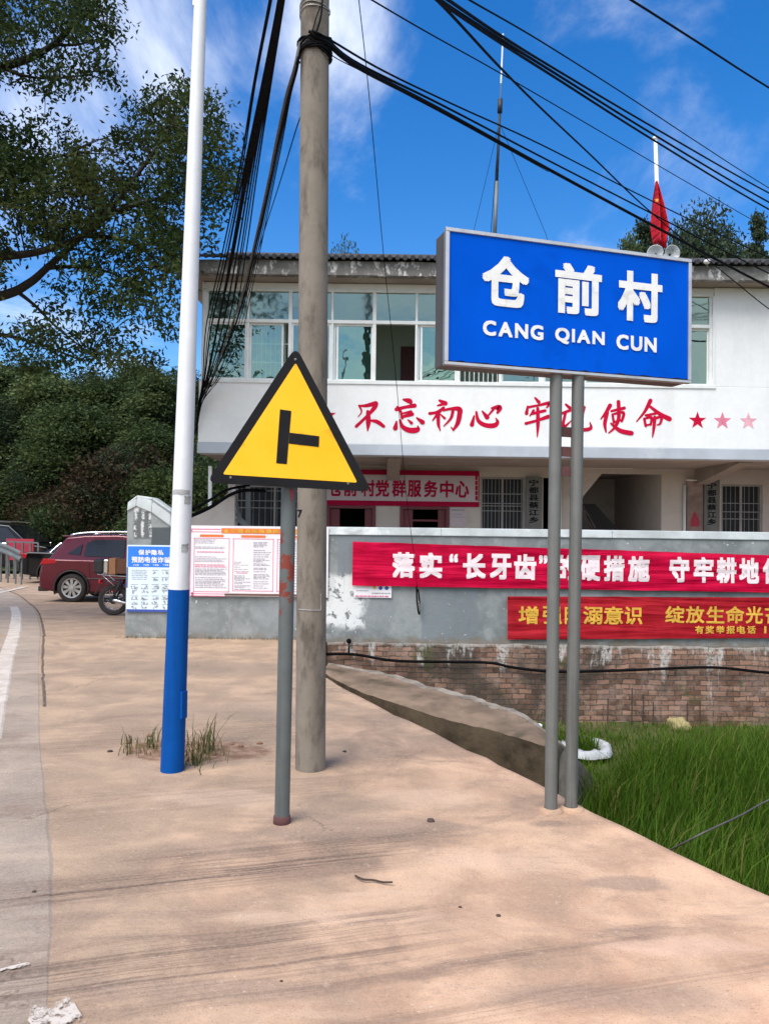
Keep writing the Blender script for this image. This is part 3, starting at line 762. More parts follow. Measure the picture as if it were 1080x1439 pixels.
flat_patch('road_marking', [G(10, 1410), G(24, 1406), G(26, 1412), G(12, 1414)], M['line_patch'], 0.010, 0.3)
for a, b in ((G(-40, 838, -.2), G(36, 822, -.27)), (G(-60, 815, -.25), G(6, 826, -.25))):
    mb = MB(); d = (b - a).normalized(); n = Vector((-d.y, d.x, 0)) * 0.09
    mb.quad(*[Vector((q.x, q.y, zt(q.y) + 0.010)) for q in (a - n, b - n, b + n, a + n)]); mb.build('parking_line', M['line'])['kind'] = 'structure'

# soil and weeds round the foot of the white pole

# drainage ditch: its far concrete wall with a broad sloping top
def make_ditch():
    t = thing('ditch_wall', 'long mossy brown concrete ditch wall sloping from the yard wall down to the grass', 'ditch wall', G(650, 1010, -.9))
    near = [G(452, 943, -.015), G(500, 968, -.04), G(550, 985, -.07), G(615, 1006, -.10), G(649, 1015, -.12), G(704, 1028, -.15), G(765, 1048, -.19), G(787, 1066, -.36), G(802, 1090, -.70), G(812, 1108, -1.08)]
    far = [G(462, 932, -.015), G(545, 947, -.02), G(600, 963, -.04), G(660, 978, -.06), G(690, 988, -.08), G(735, 1004, -.11), G(776, 1034, -.17), G(800, 1056, -.33), G(822, 1080, -.66), G(836, 1100, -1.05)]
    near = smooth_path(near, 6); far = smooth_path(far, 6); n = len(near)
    top, side, lip = MB(), MB(), MB()
    for i, (a, b) in enumerate(zip(near, far)):
        a = a.copy(); b = b.copy(); a.z += 0.012 * mnoise.noise(Vector((i * .6, 0, 0)))
        d = (b - a); b = a + d * (1 + 0.10 * mnoise.noise(Vector((i * .45, 3, 0))))
        mid = a * .5 + b * .5 + Vector((0, 0, 0.02 * mnoise.noise(Vector((i * .5, 9, 0))))); e = a + (b - a) * (.84 + .10 * mnoise.noise(Vector((i * .7, 5, 0))))
        top.v += [a + Vector((0, 0, -.012)), a + (b - a) * .04, mid, e]
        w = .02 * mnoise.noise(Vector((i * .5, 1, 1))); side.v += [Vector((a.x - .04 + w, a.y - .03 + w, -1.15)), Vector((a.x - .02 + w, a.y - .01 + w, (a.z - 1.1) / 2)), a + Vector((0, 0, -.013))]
        lip.v += [e + Vector((0, 0, -.004)), e + Vector((0, 0, .006)), b + Vector((0, 0, .004 + .02 * mnoise.noise(Vector((i * .9, 2, 2))))), Vector((b.x + .03, b.y + .03, -1.15))]
    for mb, k in ((top, 4), (side, 3), (lip, 4)):
        for i in range(n - 1):
            for j in range(k - 1): q = k * i + j; mb.f.append((q, q + 1, q + k + 1, q + k))
    autosmooth(top.build('sloping_top', M['ditch'], t), 50); autosmooth(side.build('shaded_mossy_side', M['ditch_side'], t), 50); autosmooth(lip.build('broken_lip', M['ditch_lip'], t), 50)
make_ditch()

# ------------------------------------------------------------------ village office building
YF, YG = 13.0, 15.2
def zf(py, Y=YF): return P(540, py, Y).z
ZU, ZB, ZP, ZT, ZH, ZS = zf(640), zf(624.5), zf(537.5), zf(452), zf(410), zf(398)
BX0, BX1 = P(279, 560, YF).x, 8.4
BAY = [P(288.5 + 59.3 * k, 470, YF).x for k in range(13)]

def wall_open(mb, x0, x1, z0, z1, y0, y1, opens):
    """a straight wall with rectangular openings (x0, x1, z0, z1)"""
    cuts = sorted({x0, x1} | {o[0] for o in opens} | {o[1] for o in opens})
    for a, b in zip(cuts, cuts[1:]):
        seg = [(z0, z1)]
        for o in opens:
            if o[0] <= a + 1e-6 and o[1] >= b - 1e-6:
                new = []
                for s in seg:
                    if o[2] > s[0] + 1e-4: new.append((s[0], min(o[2], s[1])))
                    if o[3] < s[1] - 1e-4: new.append((max(o[3], s[0]), s[1]))
                seg = new
        for s in seg:
            if s[1] - s[0] > 1e-3: mb.box(a, b, y0, y1, s[0], s[1])

office = thing('village_office', 'long two storey white village office with green glass upstairs and red lettering', 'building', (2.5, 13, -0.1))
def make_office():
    B = office
    # upper storey: parapet, pier on the right, end walls, beam
    mb = MB()
    mb.box(BX0, BX1, YF, YF + 0.14, ZB, ZP)                                # parapet
    mb.box(BAY[12] + 0.045, BX1, YF + 0.002, YF + 0.14, ZP, ZS)               # blank wall to the right
    mb.box(BX0 + 0.03, BAY[0] - 0.04, YF + 0.002, YF + 0.14, ZP, ZS)
    mb.box(BAY[0] - 0.04, BAY[12] + 0.045, YF + 0.03, YF + 0.16, ZH + 0.04, ZS)   # beam over the windows
    mb.box(BX0 + 0.03, BX0 + 0.17, YF + 0.14, 20.5, ZB, ZS); mb.box(BX1 - 0.14, BX1, YF + 0.14, 20.5, -0.4, ZS)
    mb.box(BX0 + 0.17, BX1 - 0.14, 20.3, 20.5, -0.4, ZS)
    mb.build('wall', M['white_wall'], B, bevel=0.008)
    mb = MB(); mb.box(BX0 - 0.01, BX1 + 0.01, YF - 0.012, YF + 0.3, ZU, ZB); mb.build('edge_band', M['band'], B, bevel=0.01)
    mb = MB(); mb.box(BX0, BX1, YF + 0.3, 20.3, ZU + 0.01, ZB - 0.004)
    for px in (552, 985):                                                  # tapered brackets under the overhang
        c = P(px, 650, YG).x
        mb.hexa([(c - .12, YF + .32, ZU - .02), (c + .12, YF + .32, ZU - .02), (c + .12, YG, ZU - .30), (c - .12, YG, ZU - .30)],
                [(c - .12, YF + .32, ZU + .009), (c + .12, YF + .32, ZU + .009), (c + .12, YG, ZU + .009), (c - .12, YG, ZU + .009)])
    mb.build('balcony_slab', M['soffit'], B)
    # eaves
    ZF1, ZF0 = zf(367.5, 12.6), zf(387, 12.6)
    mb = MB(); e0 = P(246, 375, 12.6).x
    def fas(u, v):
        return (e0 + (BX1 + .4 - e0) * u, 12.6 + 0.012 * mnoise.noise(Vector((u * 60, v * 3, 0))), ZF0 + (ZF1 - ZF0) * v + (0.012 * mnoise.noise(Vector((u * 45, 3, v))) if v == 1 else 0))
    mb.grid(fas, 150, 4); mb.box(e0 + .002, BX1 + .398, 12.62, 12.75, ZF0 + .004, ZF1 - .01)
    mb.build('fascia', M['fascia'], B, smooth=True)
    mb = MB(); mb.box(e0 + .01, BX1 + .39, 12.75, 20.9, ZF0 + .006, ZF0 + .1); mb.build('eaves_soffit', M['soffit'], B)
    # tiled roof
    mb = MB(); x0, x1 = e0 - .05, BX1 + .5
    nw = int((x1 - x0) / 0.125)
    for (ya, za, yb, zb) in ((12.5, ZF1 + .02, 16.8, ZF1 + 1.5), (21.1, ZF1 + .02, 16.8, ZF1 + 1.5)):
        n = nw * 6
        def rf(u, v):
            t = abs(math.sin(math.pi * u * nw)); x = x0 + (x1 - x0) * u
            return (x, ya + (yb - ya) * v, za + (zb - za) * v + 0.045 * t + 0.008 * mnoise.noise(Vector((x * 4, v * 8, 0))))
        mb.grid(rf, n, 3)
        if ya < 15:
            for i in range(nw):                                            # rounded tile ends along the eaves
                c = x0 + (x1 - x0) * (i + .5) / nw
                mb.tube([(c, ya - .01, za + .014), (c, ya + .06, za + .03)], 0.042, 7)
    mb.tube([(x0, 16.8, ZF1 + 1.53), (x1, 16.8, ZF1 + 1.53)], 0.10, 8)
    mb.build('roof', M['tile'], B)
    # windows: twelve bays, transom light over a sliding sash
    fr = MB(); w = 0.05
    for k, x in enumerate(BAY):
        ww = w * (1.25 if k % 2 == 0 else .8); fr.box(x - ww / 2, x + ww / 2, YF + .035, YF + .10, ZP - .01, ZH)
    fr.box(BAY[0] - .03, BAY[12] + .03, YF + .02, YF + .115, ZH - .002, ZH + .045)
    fr.box(BAY[0], BAY[12], YF + .03, YF + .105, ZT - .03, ZT + .03)
    fr.box(BAY[0] - .04, BAY[12] + .06, YF - .02, YF + .12, ZP - .035, ZP + .03)
    fr.box(BAY[12] + .012, BAY[12] + .05, YF - .01, YF + .11, ZP + .03, ZH); fr.box(BAY[0] - .05, BAY[0] - .015, YF - .01, YF + .11, ZP + .03, ZH)
    wf = fr.build('window_frame', M['frame'], B, bevel=0.006)
    for k in range(12):
        a, b = BAY[k] + .02, BAY[k + 1] - .02
        MB().quad((a, YF + .07, ZT + .03), (b, YF + .07, ZT + .03), (b, YF + .07, ZH), (a, YF + .07, ZH)).build('transom_pane', M['glass_top'], B)
        sashes = {4: [(-.985, .0)], 6: [(-.985, .0)], 1: [(0, .86)]}.get(k, [(0, 1)])
        for (s0, s1) in sashes:
            wd = b - a; sa, sb = a + wd * s0, a + wd * s1; yy = YF + (.085 if k % 2 else .055) + (.02 if s0 < 0 else 0)
            if s0 < 0: sa = max(sa, BAY[k - 1] + .03)
            s = MB(); z0, z1 = ZP + .03, ZT - .03; t = .034
            s.box(sa, sa + t, yy, yy + .025, z0, z1); s.box(sb - t, sb, yy, yy + .025, z0, z1)
            s.box(sa + t, sb - t, yy + .001, yy + .024, z0, z0 + t); s.box(sa + t, sb - t, yy + .001, yy + .024, z1 - t, z1)
            so = s.build('window_sash', M['frame'], B)
            MB().quad((sa + t, yy + .012, z0 + t), (sb - t, yy + .012, z0 + t), (sb - t, yy + .012, z1 - t), (sa + t, yy + .012, z1 - t)).build('sash_pane', M['glass'], so)
    # grille bars seen through the second bay and the half-open seventh
    g = MB()
    for i in range(9): x = BAY[1] + .05 + i * .08; g.tube([(x, YF + .2, ZP), (x, YF + .2, ZT)], .006, 5)
    for z in (ZP + .36, ZP + .68): g.bar((BAY[1], YF + .2, z), (BAY[2], YF + .2, z), .018)
    for i in range(9): x = BAY[6] + .05 + i * .08; g.tube([(x, YF + .2, ZP), (x, YF + .2, ZT)], .008, 5)
    g.build('window_grille', M['frame'], B)
    c = MB(); c.grid(lambda u, v: (BAY[1] + (BAY[2] - BAY[1]) * u * .86, YF + .32 + .025 * math.sin(u * 46) + .01 * math.sin(u * 17), ZP - .1 + (ZT - ZP + .3) * v), 60, 1)
    c.build('curtain', M['curtain'], B, smooth=True)
    # the gallery behind the glass
    mb = MB(); mb.box(BX0 + .17, BX1 - .14, YG, YG + .1, ZB, ZS); mb.box(BX0 + .17, BX1 - .14, YF + .16, YG, ZB - .003, ZB + .02)
    mb.build('gallery_wall', M['inner_green'], B)
    dr = MB(); a, b = P(563, 500, YG - .02).x, P(604, 500, YG - .02).x; dr.box(a, b, YG - .03, YG - .001, ZB + .02, P(570, 487, YG).z); dr.build('gallery_door', M['maroon'], B, bevel=.006)
    # ground floor
    X = lambda px, py=700: P(px, py, YG).x
    Z = lambda py, px=540: zf(py, YG)
    ops = [(X(331), X(440), Z(775), Z(684)), (X(463), X(524), -.2, Z(715)), (X(566), X(627), -.2, Z(715)), (X(675), X(737), Z(768), Z(668)),
           (X(763), X(777), -.2, Z(668)), (X(816), X(929), -.2, Z(661)), (X(1013), X(1071), Z(762), Z(674)), (X(1110), X(1170), Z(765), Z(674))]
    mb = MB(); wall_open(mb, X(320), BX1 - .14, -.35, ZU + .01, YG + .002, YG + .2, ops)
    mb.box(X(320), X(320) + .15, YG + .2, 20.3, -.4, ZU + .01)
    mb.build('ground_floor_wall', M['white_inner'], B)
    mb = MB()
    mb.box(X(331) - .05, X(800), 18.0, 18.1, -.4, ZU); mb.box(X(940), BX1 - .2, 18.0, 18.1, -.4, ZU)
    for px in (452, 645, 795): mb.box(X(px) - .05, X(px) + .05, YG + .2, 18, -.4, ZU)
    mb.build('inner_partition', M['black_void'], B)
    fl = MB(); fl.box(X(320), BX1 - .14, YF + 1.0, 20.2, -.3, -.06); fl.build('floor_slab', M['band'], B)
    # doors with dark red frames
    for (p0, p1, glassy) in ((463, 524, 0), (566, 627, 1)):
        f = MB(); a, b, zt_ = X(p0), X(p1), Z(715); t = .055
        f.box(a - t, a + .01, YG - .03, YG + .1, -.06, zt_ + t); f.box(b - .01, b + t, YG - .03, YG + .1, -.06, zt_ + t); f.box(a - t + .002, b + t - .002, YG - .032, YG + .1, zt_, zt_ + t + .002)
        f.box(a + .01, a + .20, YG + .05, YG + .08, -.05, zt_); f.box(b - .16, b - .01, YG + .05, YG + .08, -.05, zt_)
        if glassy: f.box(a + .2, b - .16, YG + .05, YG + .08, zt_ - .24, zt_ - .20); f.box(a + .2, b - .16, YG + .06, YG + .07, .2, 1.0)
        f.build('door', M['maroon'], B, bevel=.006)
    # barred windows
    for (p0, p1, y0, y1, nv, hz) in ((331, 440, 684, 775, 13, (692, 706, 716)), (675, 737, 668, 768, 12, (692, 705.5, 709, 716)), (1013, 1071, 674, 762, 9, (701, 713, 723)), (1110, 1170, 674, 765, 9, (701, 713))):
        a, b, zb, ztp = X(p0), X(p1), Z(y1), Z(y0); f = MB(); t = .04
        f.box(a, a + t, YG + .03, YG + .09, zb, ztp); f.box(b - t, b, YG + .03, YG + .09, zb, ztp); f.box(a + t, b - t, YG + .031, YG + .089, ztp - t, ztp); f.box(a - .02, b + .02, YG - .03, YG + .10, zb - .03, zb + t)
        m = (a + b) / 2; f.box(m - .02, m + .02, YG + .04, YG + .08, zb + t, ztp - t)
        wf = f.build('window', M['dull_frame'], B)
        MB().quad((a + t, YG + .07, zb + t), (b - t, YG + .07, zb + t), (b - t, YG + .07, ztp - t), (a + t, YG + .07, ztp - t)).build('pane', M['room_glass'], wf)
        g = MB()
        for i in range(1, nv): x = a + (b - a) * i / nv; g.tube([(x, YG - .005, zb), (x, YG - .005, ztp)], .0042, 5)
        for y in hz: g.bar((a, YG - .02, Z(y)), (b, YG - .02, Z(y)), .011 if y not in (706, 705.5, 713) else .035, .012)
        g.build('window_grille', M['bar'], wf)
    # stairwell
    s = MB()
    xl, xr = X(816), X(929); zt_ = Z(661)
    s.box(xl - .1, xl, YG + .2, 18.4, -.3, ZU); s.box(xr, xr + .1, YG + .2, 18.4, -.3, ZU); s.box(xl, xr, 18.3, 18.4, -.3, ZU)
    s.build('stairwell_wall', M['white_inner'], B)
    s = MB(); xa, xb = X(846), X(820)
    s.hexa([(xa + .25, YG + .03, ZU), (xa, YG + .03, zt_), (xl, YG + .03, Z(698)), (xl, YG + .03, ZU)], [(xa + .25, YG + .9, ZU), (xa, YG + .9, zt_), (xl, YG + .9, Z(698)), (xl, YG + .9, ZU)])
    s.build('upper_stair_flight', M['white_inner'], B)
    s = MB(); n = 10; x0 = X(905); dx = (X(822) - x0) / n
    for i in range(n): s.box(x0 + dx * (i + 1), x0 + dx * i, 16.3, 17.4, -.1, -.06 + .17 * (i + 1))
    s.build('stair', M['band'], B)
    s = MB(); s.hexa([(X(888), 16.2, -.05), (X(888), 16.2, Z(738)), (X(855), 16.2, Z(702)), (X(838), 16.2, Z(702))], [(X(888), 16.28, -.05), (X(888), 16.28, Z(738)), (X(855), 16.28, Z(702)), (X(838), 16.28, Z(702))])
    s.build('stair_parapet', M['black_void'], B)
    s = MB()
    for d in (0, .12): s.tube([(X(821), YG + .5, Z(695) - d), (X(846), YG + .5, Z(738) - d)], .018, 6)
    s.build('handrail', M['cable_grey'], B)
    # pipe and corner strips
    s = MB(); s.tube([(X(786.5), YG - .03, -.1), (X(786.5), YG - .03, Z(668))], .028, 8); s.tube([(X(960.5), YG - .03, -.1), (X(960.5), YG - .03, Z(676))], .032, 8)
    s.build('downpipe', M['frame'], B, smooth=True)
    s = MB(); s.bar((X(815), YG - .03, Z(653)), (X(888), YG - .03, Z(653)), .035); s.build('lamp_tube', M['frame'], B)
    # brush-written slogan
    pl = Panel((0, YF, 0), (1, 0, 0)); N = pl.N
    def writer(sx, ox, oy):
        def f(x, y): u, v = pl.uv(ox + x / sx, oy + y / sx); return pl.O + pl.U * u + pl.V * v
        return f
    A = writer(4.5, 480, 545); C = writer(3.0, 720, 545)
    chars = [(A, [[(112, 112, 8), (150, 113, 15), (214, 98, 22)], [(214, 100, 24), (204, 128, 20), (160, 178, 13), (92, 243, 15)], [(165, 150, 16), (168, 215, 22), (163, 272, 5)], [(172, 205, 6), (222, 214, 18), (265, 243, 15)], [(110, 112, 10), (125, 150, 7), (104, 182, 4)]]),
             (A, [[(390, 74, 10), (428, 84, 24), (440, 103, 8)], [(345, 136, 18), (400, 122, 14), (460, 112, 20)], [(350, 120, 10), (372, 150, 12), (382, 192, 12)], [(378, 184, 12), (445, 166, 18)], [(388, 160, 8), (438, 150, 13)], [(346, 213, 8), (338, 255, 22)], [(368, 203, 10), (384, 245, 18), (428, 268, 24), (478, 264, 22), (480, 240, 5)], [(418, 202, 6), (440, 222, 15)], [(474, 190, 8), (510, 217, 22)]]),
             (A, [[(618, 80, 12), (654, 98, 22)], [(654, 98, 16), (606, 112, 8)], [(555, 162, 14), (600, 154, 13), (644, 126, 13)], [(640, 126, 12), (600, 172, 12), (574, 206, 6)], [(610, 162, 16), (610, 228, 15), (622, 270, 5)], [(622, 166, 5), (650, 192, 12)], [(640, 142, 10), (690, 132, 13), (742, 134, 22), (744, 168, 22), (732, 222, 19), (704, 268, 8)], [(702, 138, 14), (690, 190, 12), (644, 242, 5)], [(704, 264, 10), (690, 248, 4)]]),
             (A, [[(836, 178, 8), (822, 234, 20)], [(850, 152, 10), (862, 206, 17), (904, 235, 20), (962, 238, 22), (984, 216, 16), (972, 190, 4)], [(888, 148, 8), (918, 186, 22)], [(916, 186, 7), (956, 138, 11)], [(948, 128, 10), (996, 124, 24), (984, 156, 12)]]),
             (C, [[(94, 42, 6), (110, 60, 11)], [(63, 78, 6), (58, 108, 11)], [(64, 82, 8), (110, 73, 7), (156, 64, 11), (142, 84, 4)], [(88, 95, 8), (72, 118, 4)], [(80, 109, 8), (136, 96, 9)], [(55, 150, 9), (100, 138, 8), (150, 121, 12)], [(105, 86, 9), (106, 150, 11), (103, 206, 3)]]),
             (C, [[(224, 70, 7), (241, 85, 10)], [(203, 109, 8), (241, 95, 9)], [(223, 103, 8), (213, 148, 9), (217, 164, 9), (247, 138, 3)], [(258, 89, 8), (301, 82, 10)], [(300, 82, 10), (292, 121, 7)], [(262, 122, 6), (296, 116, 6)], [(262, 119, 8), (261, 158, 9), (290, 176, 11), (328, 170, 10), (325, 145, 3)]]),
             (C, [[(410, 74, 13), (394, 102, 10), (371, 132, 4)], [(398, 104, 11), (388, 150, 11), (393, 186, 5)], [(415, 98, 7), (470, 85, 10)], [(420, 112, 7), (426, 146, 8)], [(420, 112, 6), (466, 104, 9), (459, 140, 8)], [(428, 143, 6), (462, 135, 6)], [(445, 58, 11), (446, 128, 11), (428, 168, 8), (404, 190, 4)], [(414, 150, 6), (452, 180, 13), (500, 191, 14)]]),
             (C, [[(580, 54, 13), (556, 100, 9), (522, 142, 4)], [(575, 76, 8), (620, 110, 12), (660, 131, 15)], [(560, 116, 7), (602, 108, 8)], [(554, 130, 8), (560, 161, 8)], [(554, 130, 6), (584, 125, 9), (580, 156, 6)], [(560, 158, 6), (583, 153, 6)], [(598, 130, 7), (626, 122, 9), (621, 150, 7), (607, 156, 3)], [(598, 124, 10), (594, 170, 9), (588, 208, 3)]])]
    for fmap, strokes in chars:
        s = MB()
        for i, st in enumerate(strokes): brush(s, st, fmap, 0.003 + i * 0.0006, N)
        s.build('slogan_character', M['red_paint'], B)
    def star(cx, cy, r, mat):
        u, v = pl.uv(cx, cy); c = pl.O + pl.U * u + pl.V * v + N * .003; r *= YF / FPX
        pts = [c + (pl.U * math.sin(k * math.pi / 5) + pl.V * math.cos(k * math.pi / 5)) * (r if k % 2 == 0 else r * .40) for k in range(10)]
        s = MB(); s.v = [c] + pts; s.f = [(0, 1 + (i + 1) % 10, 1 + i) for i in range(10)]; s.build('star', mat, B)
    for cx, cy, m in ((979.5, 591, 'red_paint'), (1014.5, 591.5, 'star_pale'), (1051, 592, 'star_palest'), (459.5, 584, 'red_paint'), (424, 583.5, 'star_pale'), (389, 583, 'star_palest')):
        star(cx, cy, 13, M[m])
make_office()

# things hung on the ground floor wall
def make_name_board():
    Y = YG - .05; pl = Panel((0, Y, 0), (1, 0, 0))
    t = thing('name_board', 'wide white board with crimson border and title hung over the office doors', 'board', P(560, 711, Y))
    mb = MB(); a, b = P(446, 690, Y).x, P(673, 690, Y).x; z0, z1 = P(560, 711, Y).z, P(560, 660.5, Y).z
    mb.box(a, b, Y, Y + .045, z0, z1); mb.build('panel', M['board_white'], t, bevel=.004)
    mb = MB(); pl.rect(mb, 446, 673, 660.5, 667.5); pl.rect(mb, 446, 673, 704, 711); pl.rect(mb, 446, 450, 667.5, 704); pl.rect(mb, 671.5, 673, 667.5, 704)
    for i in range(5): pl.rect(mb, 667.4, 670.6, 668.5 + i * 7.1, 674.6 + i * 7.1, .0025)
    mb.build('border', M['crimson'], t)
    for ch, x in zip('仓前村党群服务中心', (471, 492, 517, 537, 560, 582, 605, 627.5, 649)): mb = MB(); pl.text(mb, ch, x - 9.6, x + 9.6, 674.2 + (x - 540) * .012, 698 + (x - 540) * .012, .03); mb.build('character', M['crimson'], t)
make_name_board()
def make_plaque(x0, x1, y0, label, chars, step):
    Y = YG - .06; pl = Panel((0, Y, 0), (1, 0, 0)); zb = 0.75
    t = thing('name_plaque', label, 'plaque', (P((x0 + x1) / 2, 740, Y).x, Y, zb))
    mb = MB(); a, b = P(x0, 700, Y).x, P(x1, 700, Y).x; zt_ = P((x0 + x1) / 2, y0, Y).z
    mb.box(a, b, Y, Y + .04, zb, zt_); mb.build('panel', M['plaque'], t, bevel=.006)
    w = (x1 - x0) * .30; m = (x0 + x1) / 2 - .5
    for i, ch in enumerate(chars): mb = MB(); pl.text(mb, ch, m - w, m + w, y0 + 4 + i * step, y0 + 4 + i * step + step * .86, .03); mb.build('character', M['black'], t)
make_plaque(738.5, 761.5, 670, 'tall grey plaque with black vertical lettering beside the middle barred window', '宁都县蔡江乡', 10.4)
make_plaque(989, 1011, 674, 'tall grey plaque with black vertical lettering between brown notice and right window', '宁都县蔡江乡', 10.2)
def make_notice():
    Y = YG - .055; t = thing('notice_board', 'narrow brown notice board with red emblem beside the right grey plaque', 'notice', (P(976, 740, Y).x, Y, .8))
    MB().box(P(965, 700, Y).x, P(987, 700, Y).x, Y, Y + .04, .8, P(976, 676, Y).z).build('panel', M['brown_board'], t, bevel=.005)
    pl = Panel((0, Y, 0), (1, 0, 0)); mb = MB(); q = lambda x, y: pl.q(x, y) + pl.N * .003
    mb.poly([q(970, 740), q(982, 740), q(982, 730), q(977, 720), q(974, 720), q(970, 730)][::-1]); mb.build('emblem', M['redboard'], t)
    mb = MB(); mb.box(P(964, 700, Y).x, P(984, 700, Y).x, Y - .015, Y + .03, P(976, 676, Y).z, P(976, 674, Y).z); mb.build('top_trim', M['frame'], t)
make_notice()
def make_slip():
    Y = YG - .012; pl = Panel((0, Y, 0), (1, 0, 0)); mb = MB(); a, b = P(632, 720, Y).x, P(655, 720, Y).x
    t = thing('paper_notice', 'small pale paper notice pasted beside the second red door', 'notice', (P(643, 736, Y).x, Y, P(643, 740, Y).z))
    MB().box(a, b, Y, Y + .01, P(643, 740, Y).z, P(643, 713, Y).z).build('sheet', M['board_white'], t)
    mb = MB(); pl.rect(mb, 634, 653, 715.5, 718); pl.rect(mb, 634, 650, 722, 723); pl.rect(mb, 634, 652, 726, 727); mb.build('print', M['ink'], t)
make_slip()

# ------------------------------------------------------------------ yard wall, brick footing, what hangs on it
YW = 10.5
def make_yard_wall():
    pts = [(175, 900), (176, 800), (179, 708), (192, 698), (214, 701), (240, 719), (252, 738), (266, 742), (430, 742), (620, 744), (860, 747), (1085, 750), (1500, 755)]
    top = [P(x, y, YW) for x, y in pts[2:]]
    x0 = P(175, 900, YW).x; x1 = top[-1].x
    prof = [Vector((x0, YW, -.03))] + top + [Vector((x1, YW, -.03))]
    t = thing('yard_wall', 'long grey painted yard wall with a rounded raised end at the gate', 'wall', (0, YW, 0))
    MB().prism(prof[::-1], (0, .26, 0)).build('masonry', M['wallpaint'], t, bevel=.01)
    # coping laid along the top
    mb = MB(); th = .105
    low = [0.10, .13, .19, .20, .15, .10, .09, .09, .09, .09, .09]
    for i in range(len(top) - 1):
        a, b = top[i], top[i + 1]; la, lb = low[i], low[i + 1]
        y0, y1 = YW - .022 - .002 * (i % 2), YW + .285
        mb.hexa([(a.x, y0, a.z - la), (b.x, y0, b.z - lb), (b.x, y1, b.z - lb), (a.x, y1, a.z - la)], [(a.x, y0 + .03, a.z + .02), (b.x, y0 + .03, b.z + .02), (b.x, y1 - .03, b.z + .02), (a.x, y1 - .03, a.z + .02)])
    mb.build('coping', M['coping'], t, bevel=.012)
make_yard_wall()
def make_brick():
    mb = MB(); x0, x1 = P(459, 930, 10.44).x, 22.0
    def f(u, v):
        x = x0 + (x1 - x0) * u; z = -1.2 + (1.185) * v
        bulge = 0.02 * mnoise.noise(Vector((x * 1.3, z * 2, 7))) + 0.008 * mnoise.noise(Vector((x * 6, z * 6, 2)))
        return (x, 10.445 - (0.05 * (1 - v)) - bulge, z + (.02 * mnoise.noise(Vector((x * 3, 0, 1))) if v > .99 else 0))
    mb.grid(f, 420, 22)
    mb.hexa([(x0, 10.5, -1.2), (x1, 10.5, -1.2), (x1, 10.75, -1.2), (x0, 10.75, -1.2)], [(x0, 10.455, -.04), (x1, 10.455, -.04), (x1, 10.75, -.04), (x0, 10.75, -.04)])
    o = mb.build('brick_footing', M['brick'], smooth=True)
    tag(o, 'old red brick footing with white lime streaks under the yard wall', 'brick wall')
make_brick()

def hose():
    Y = 10.36; pts = [P(458, 919, Y), P(500, 920, Y), P(560, 929, Y), P(680, 931, Y), P(720, 938, Y), P(780, 944, Y), P(880, 942, Y), P(1000, 938, Y), P(1085, 946, Y), P(1200, 950, Y)]
    o = MB().tube(smooth_path(pts, 5), .019, 8).build('water_hose', M['cable'], smooth=True)
    tag(o, 'black water hose running along the brick footing below the red banners', 'hose')
    mb = MB(); mb.tube([P(490, 920, 10.38), P(490, 905, 10.38)], .012, 6); mb.sphere(P(490, 901, 10.40), .035)
    tag(mb.build('wall_peg', M['cable'], smooth=True), 'short dark iron peg in the left end of the brick footing', 'peg')
hose()

def lines(pl, mb, x0, x1, ys, h, lift=.004, frac=(.6, 1.0), seed=0, dash=0):
    r = random.Random(seed)
    for y in ys:
        e = x0 + (x1 - x0) * r.uniform(*frac); x = x0
        while x < e - .4:
            w = min(r.uniform(2.0, 6.5) if dash else e - x, e - x); pl.rect(mb, x, x + w, y + (x - 360) * .012, y + h + (x - 360) * .012, lift); x += w + r.uniform(.5, 1.2)

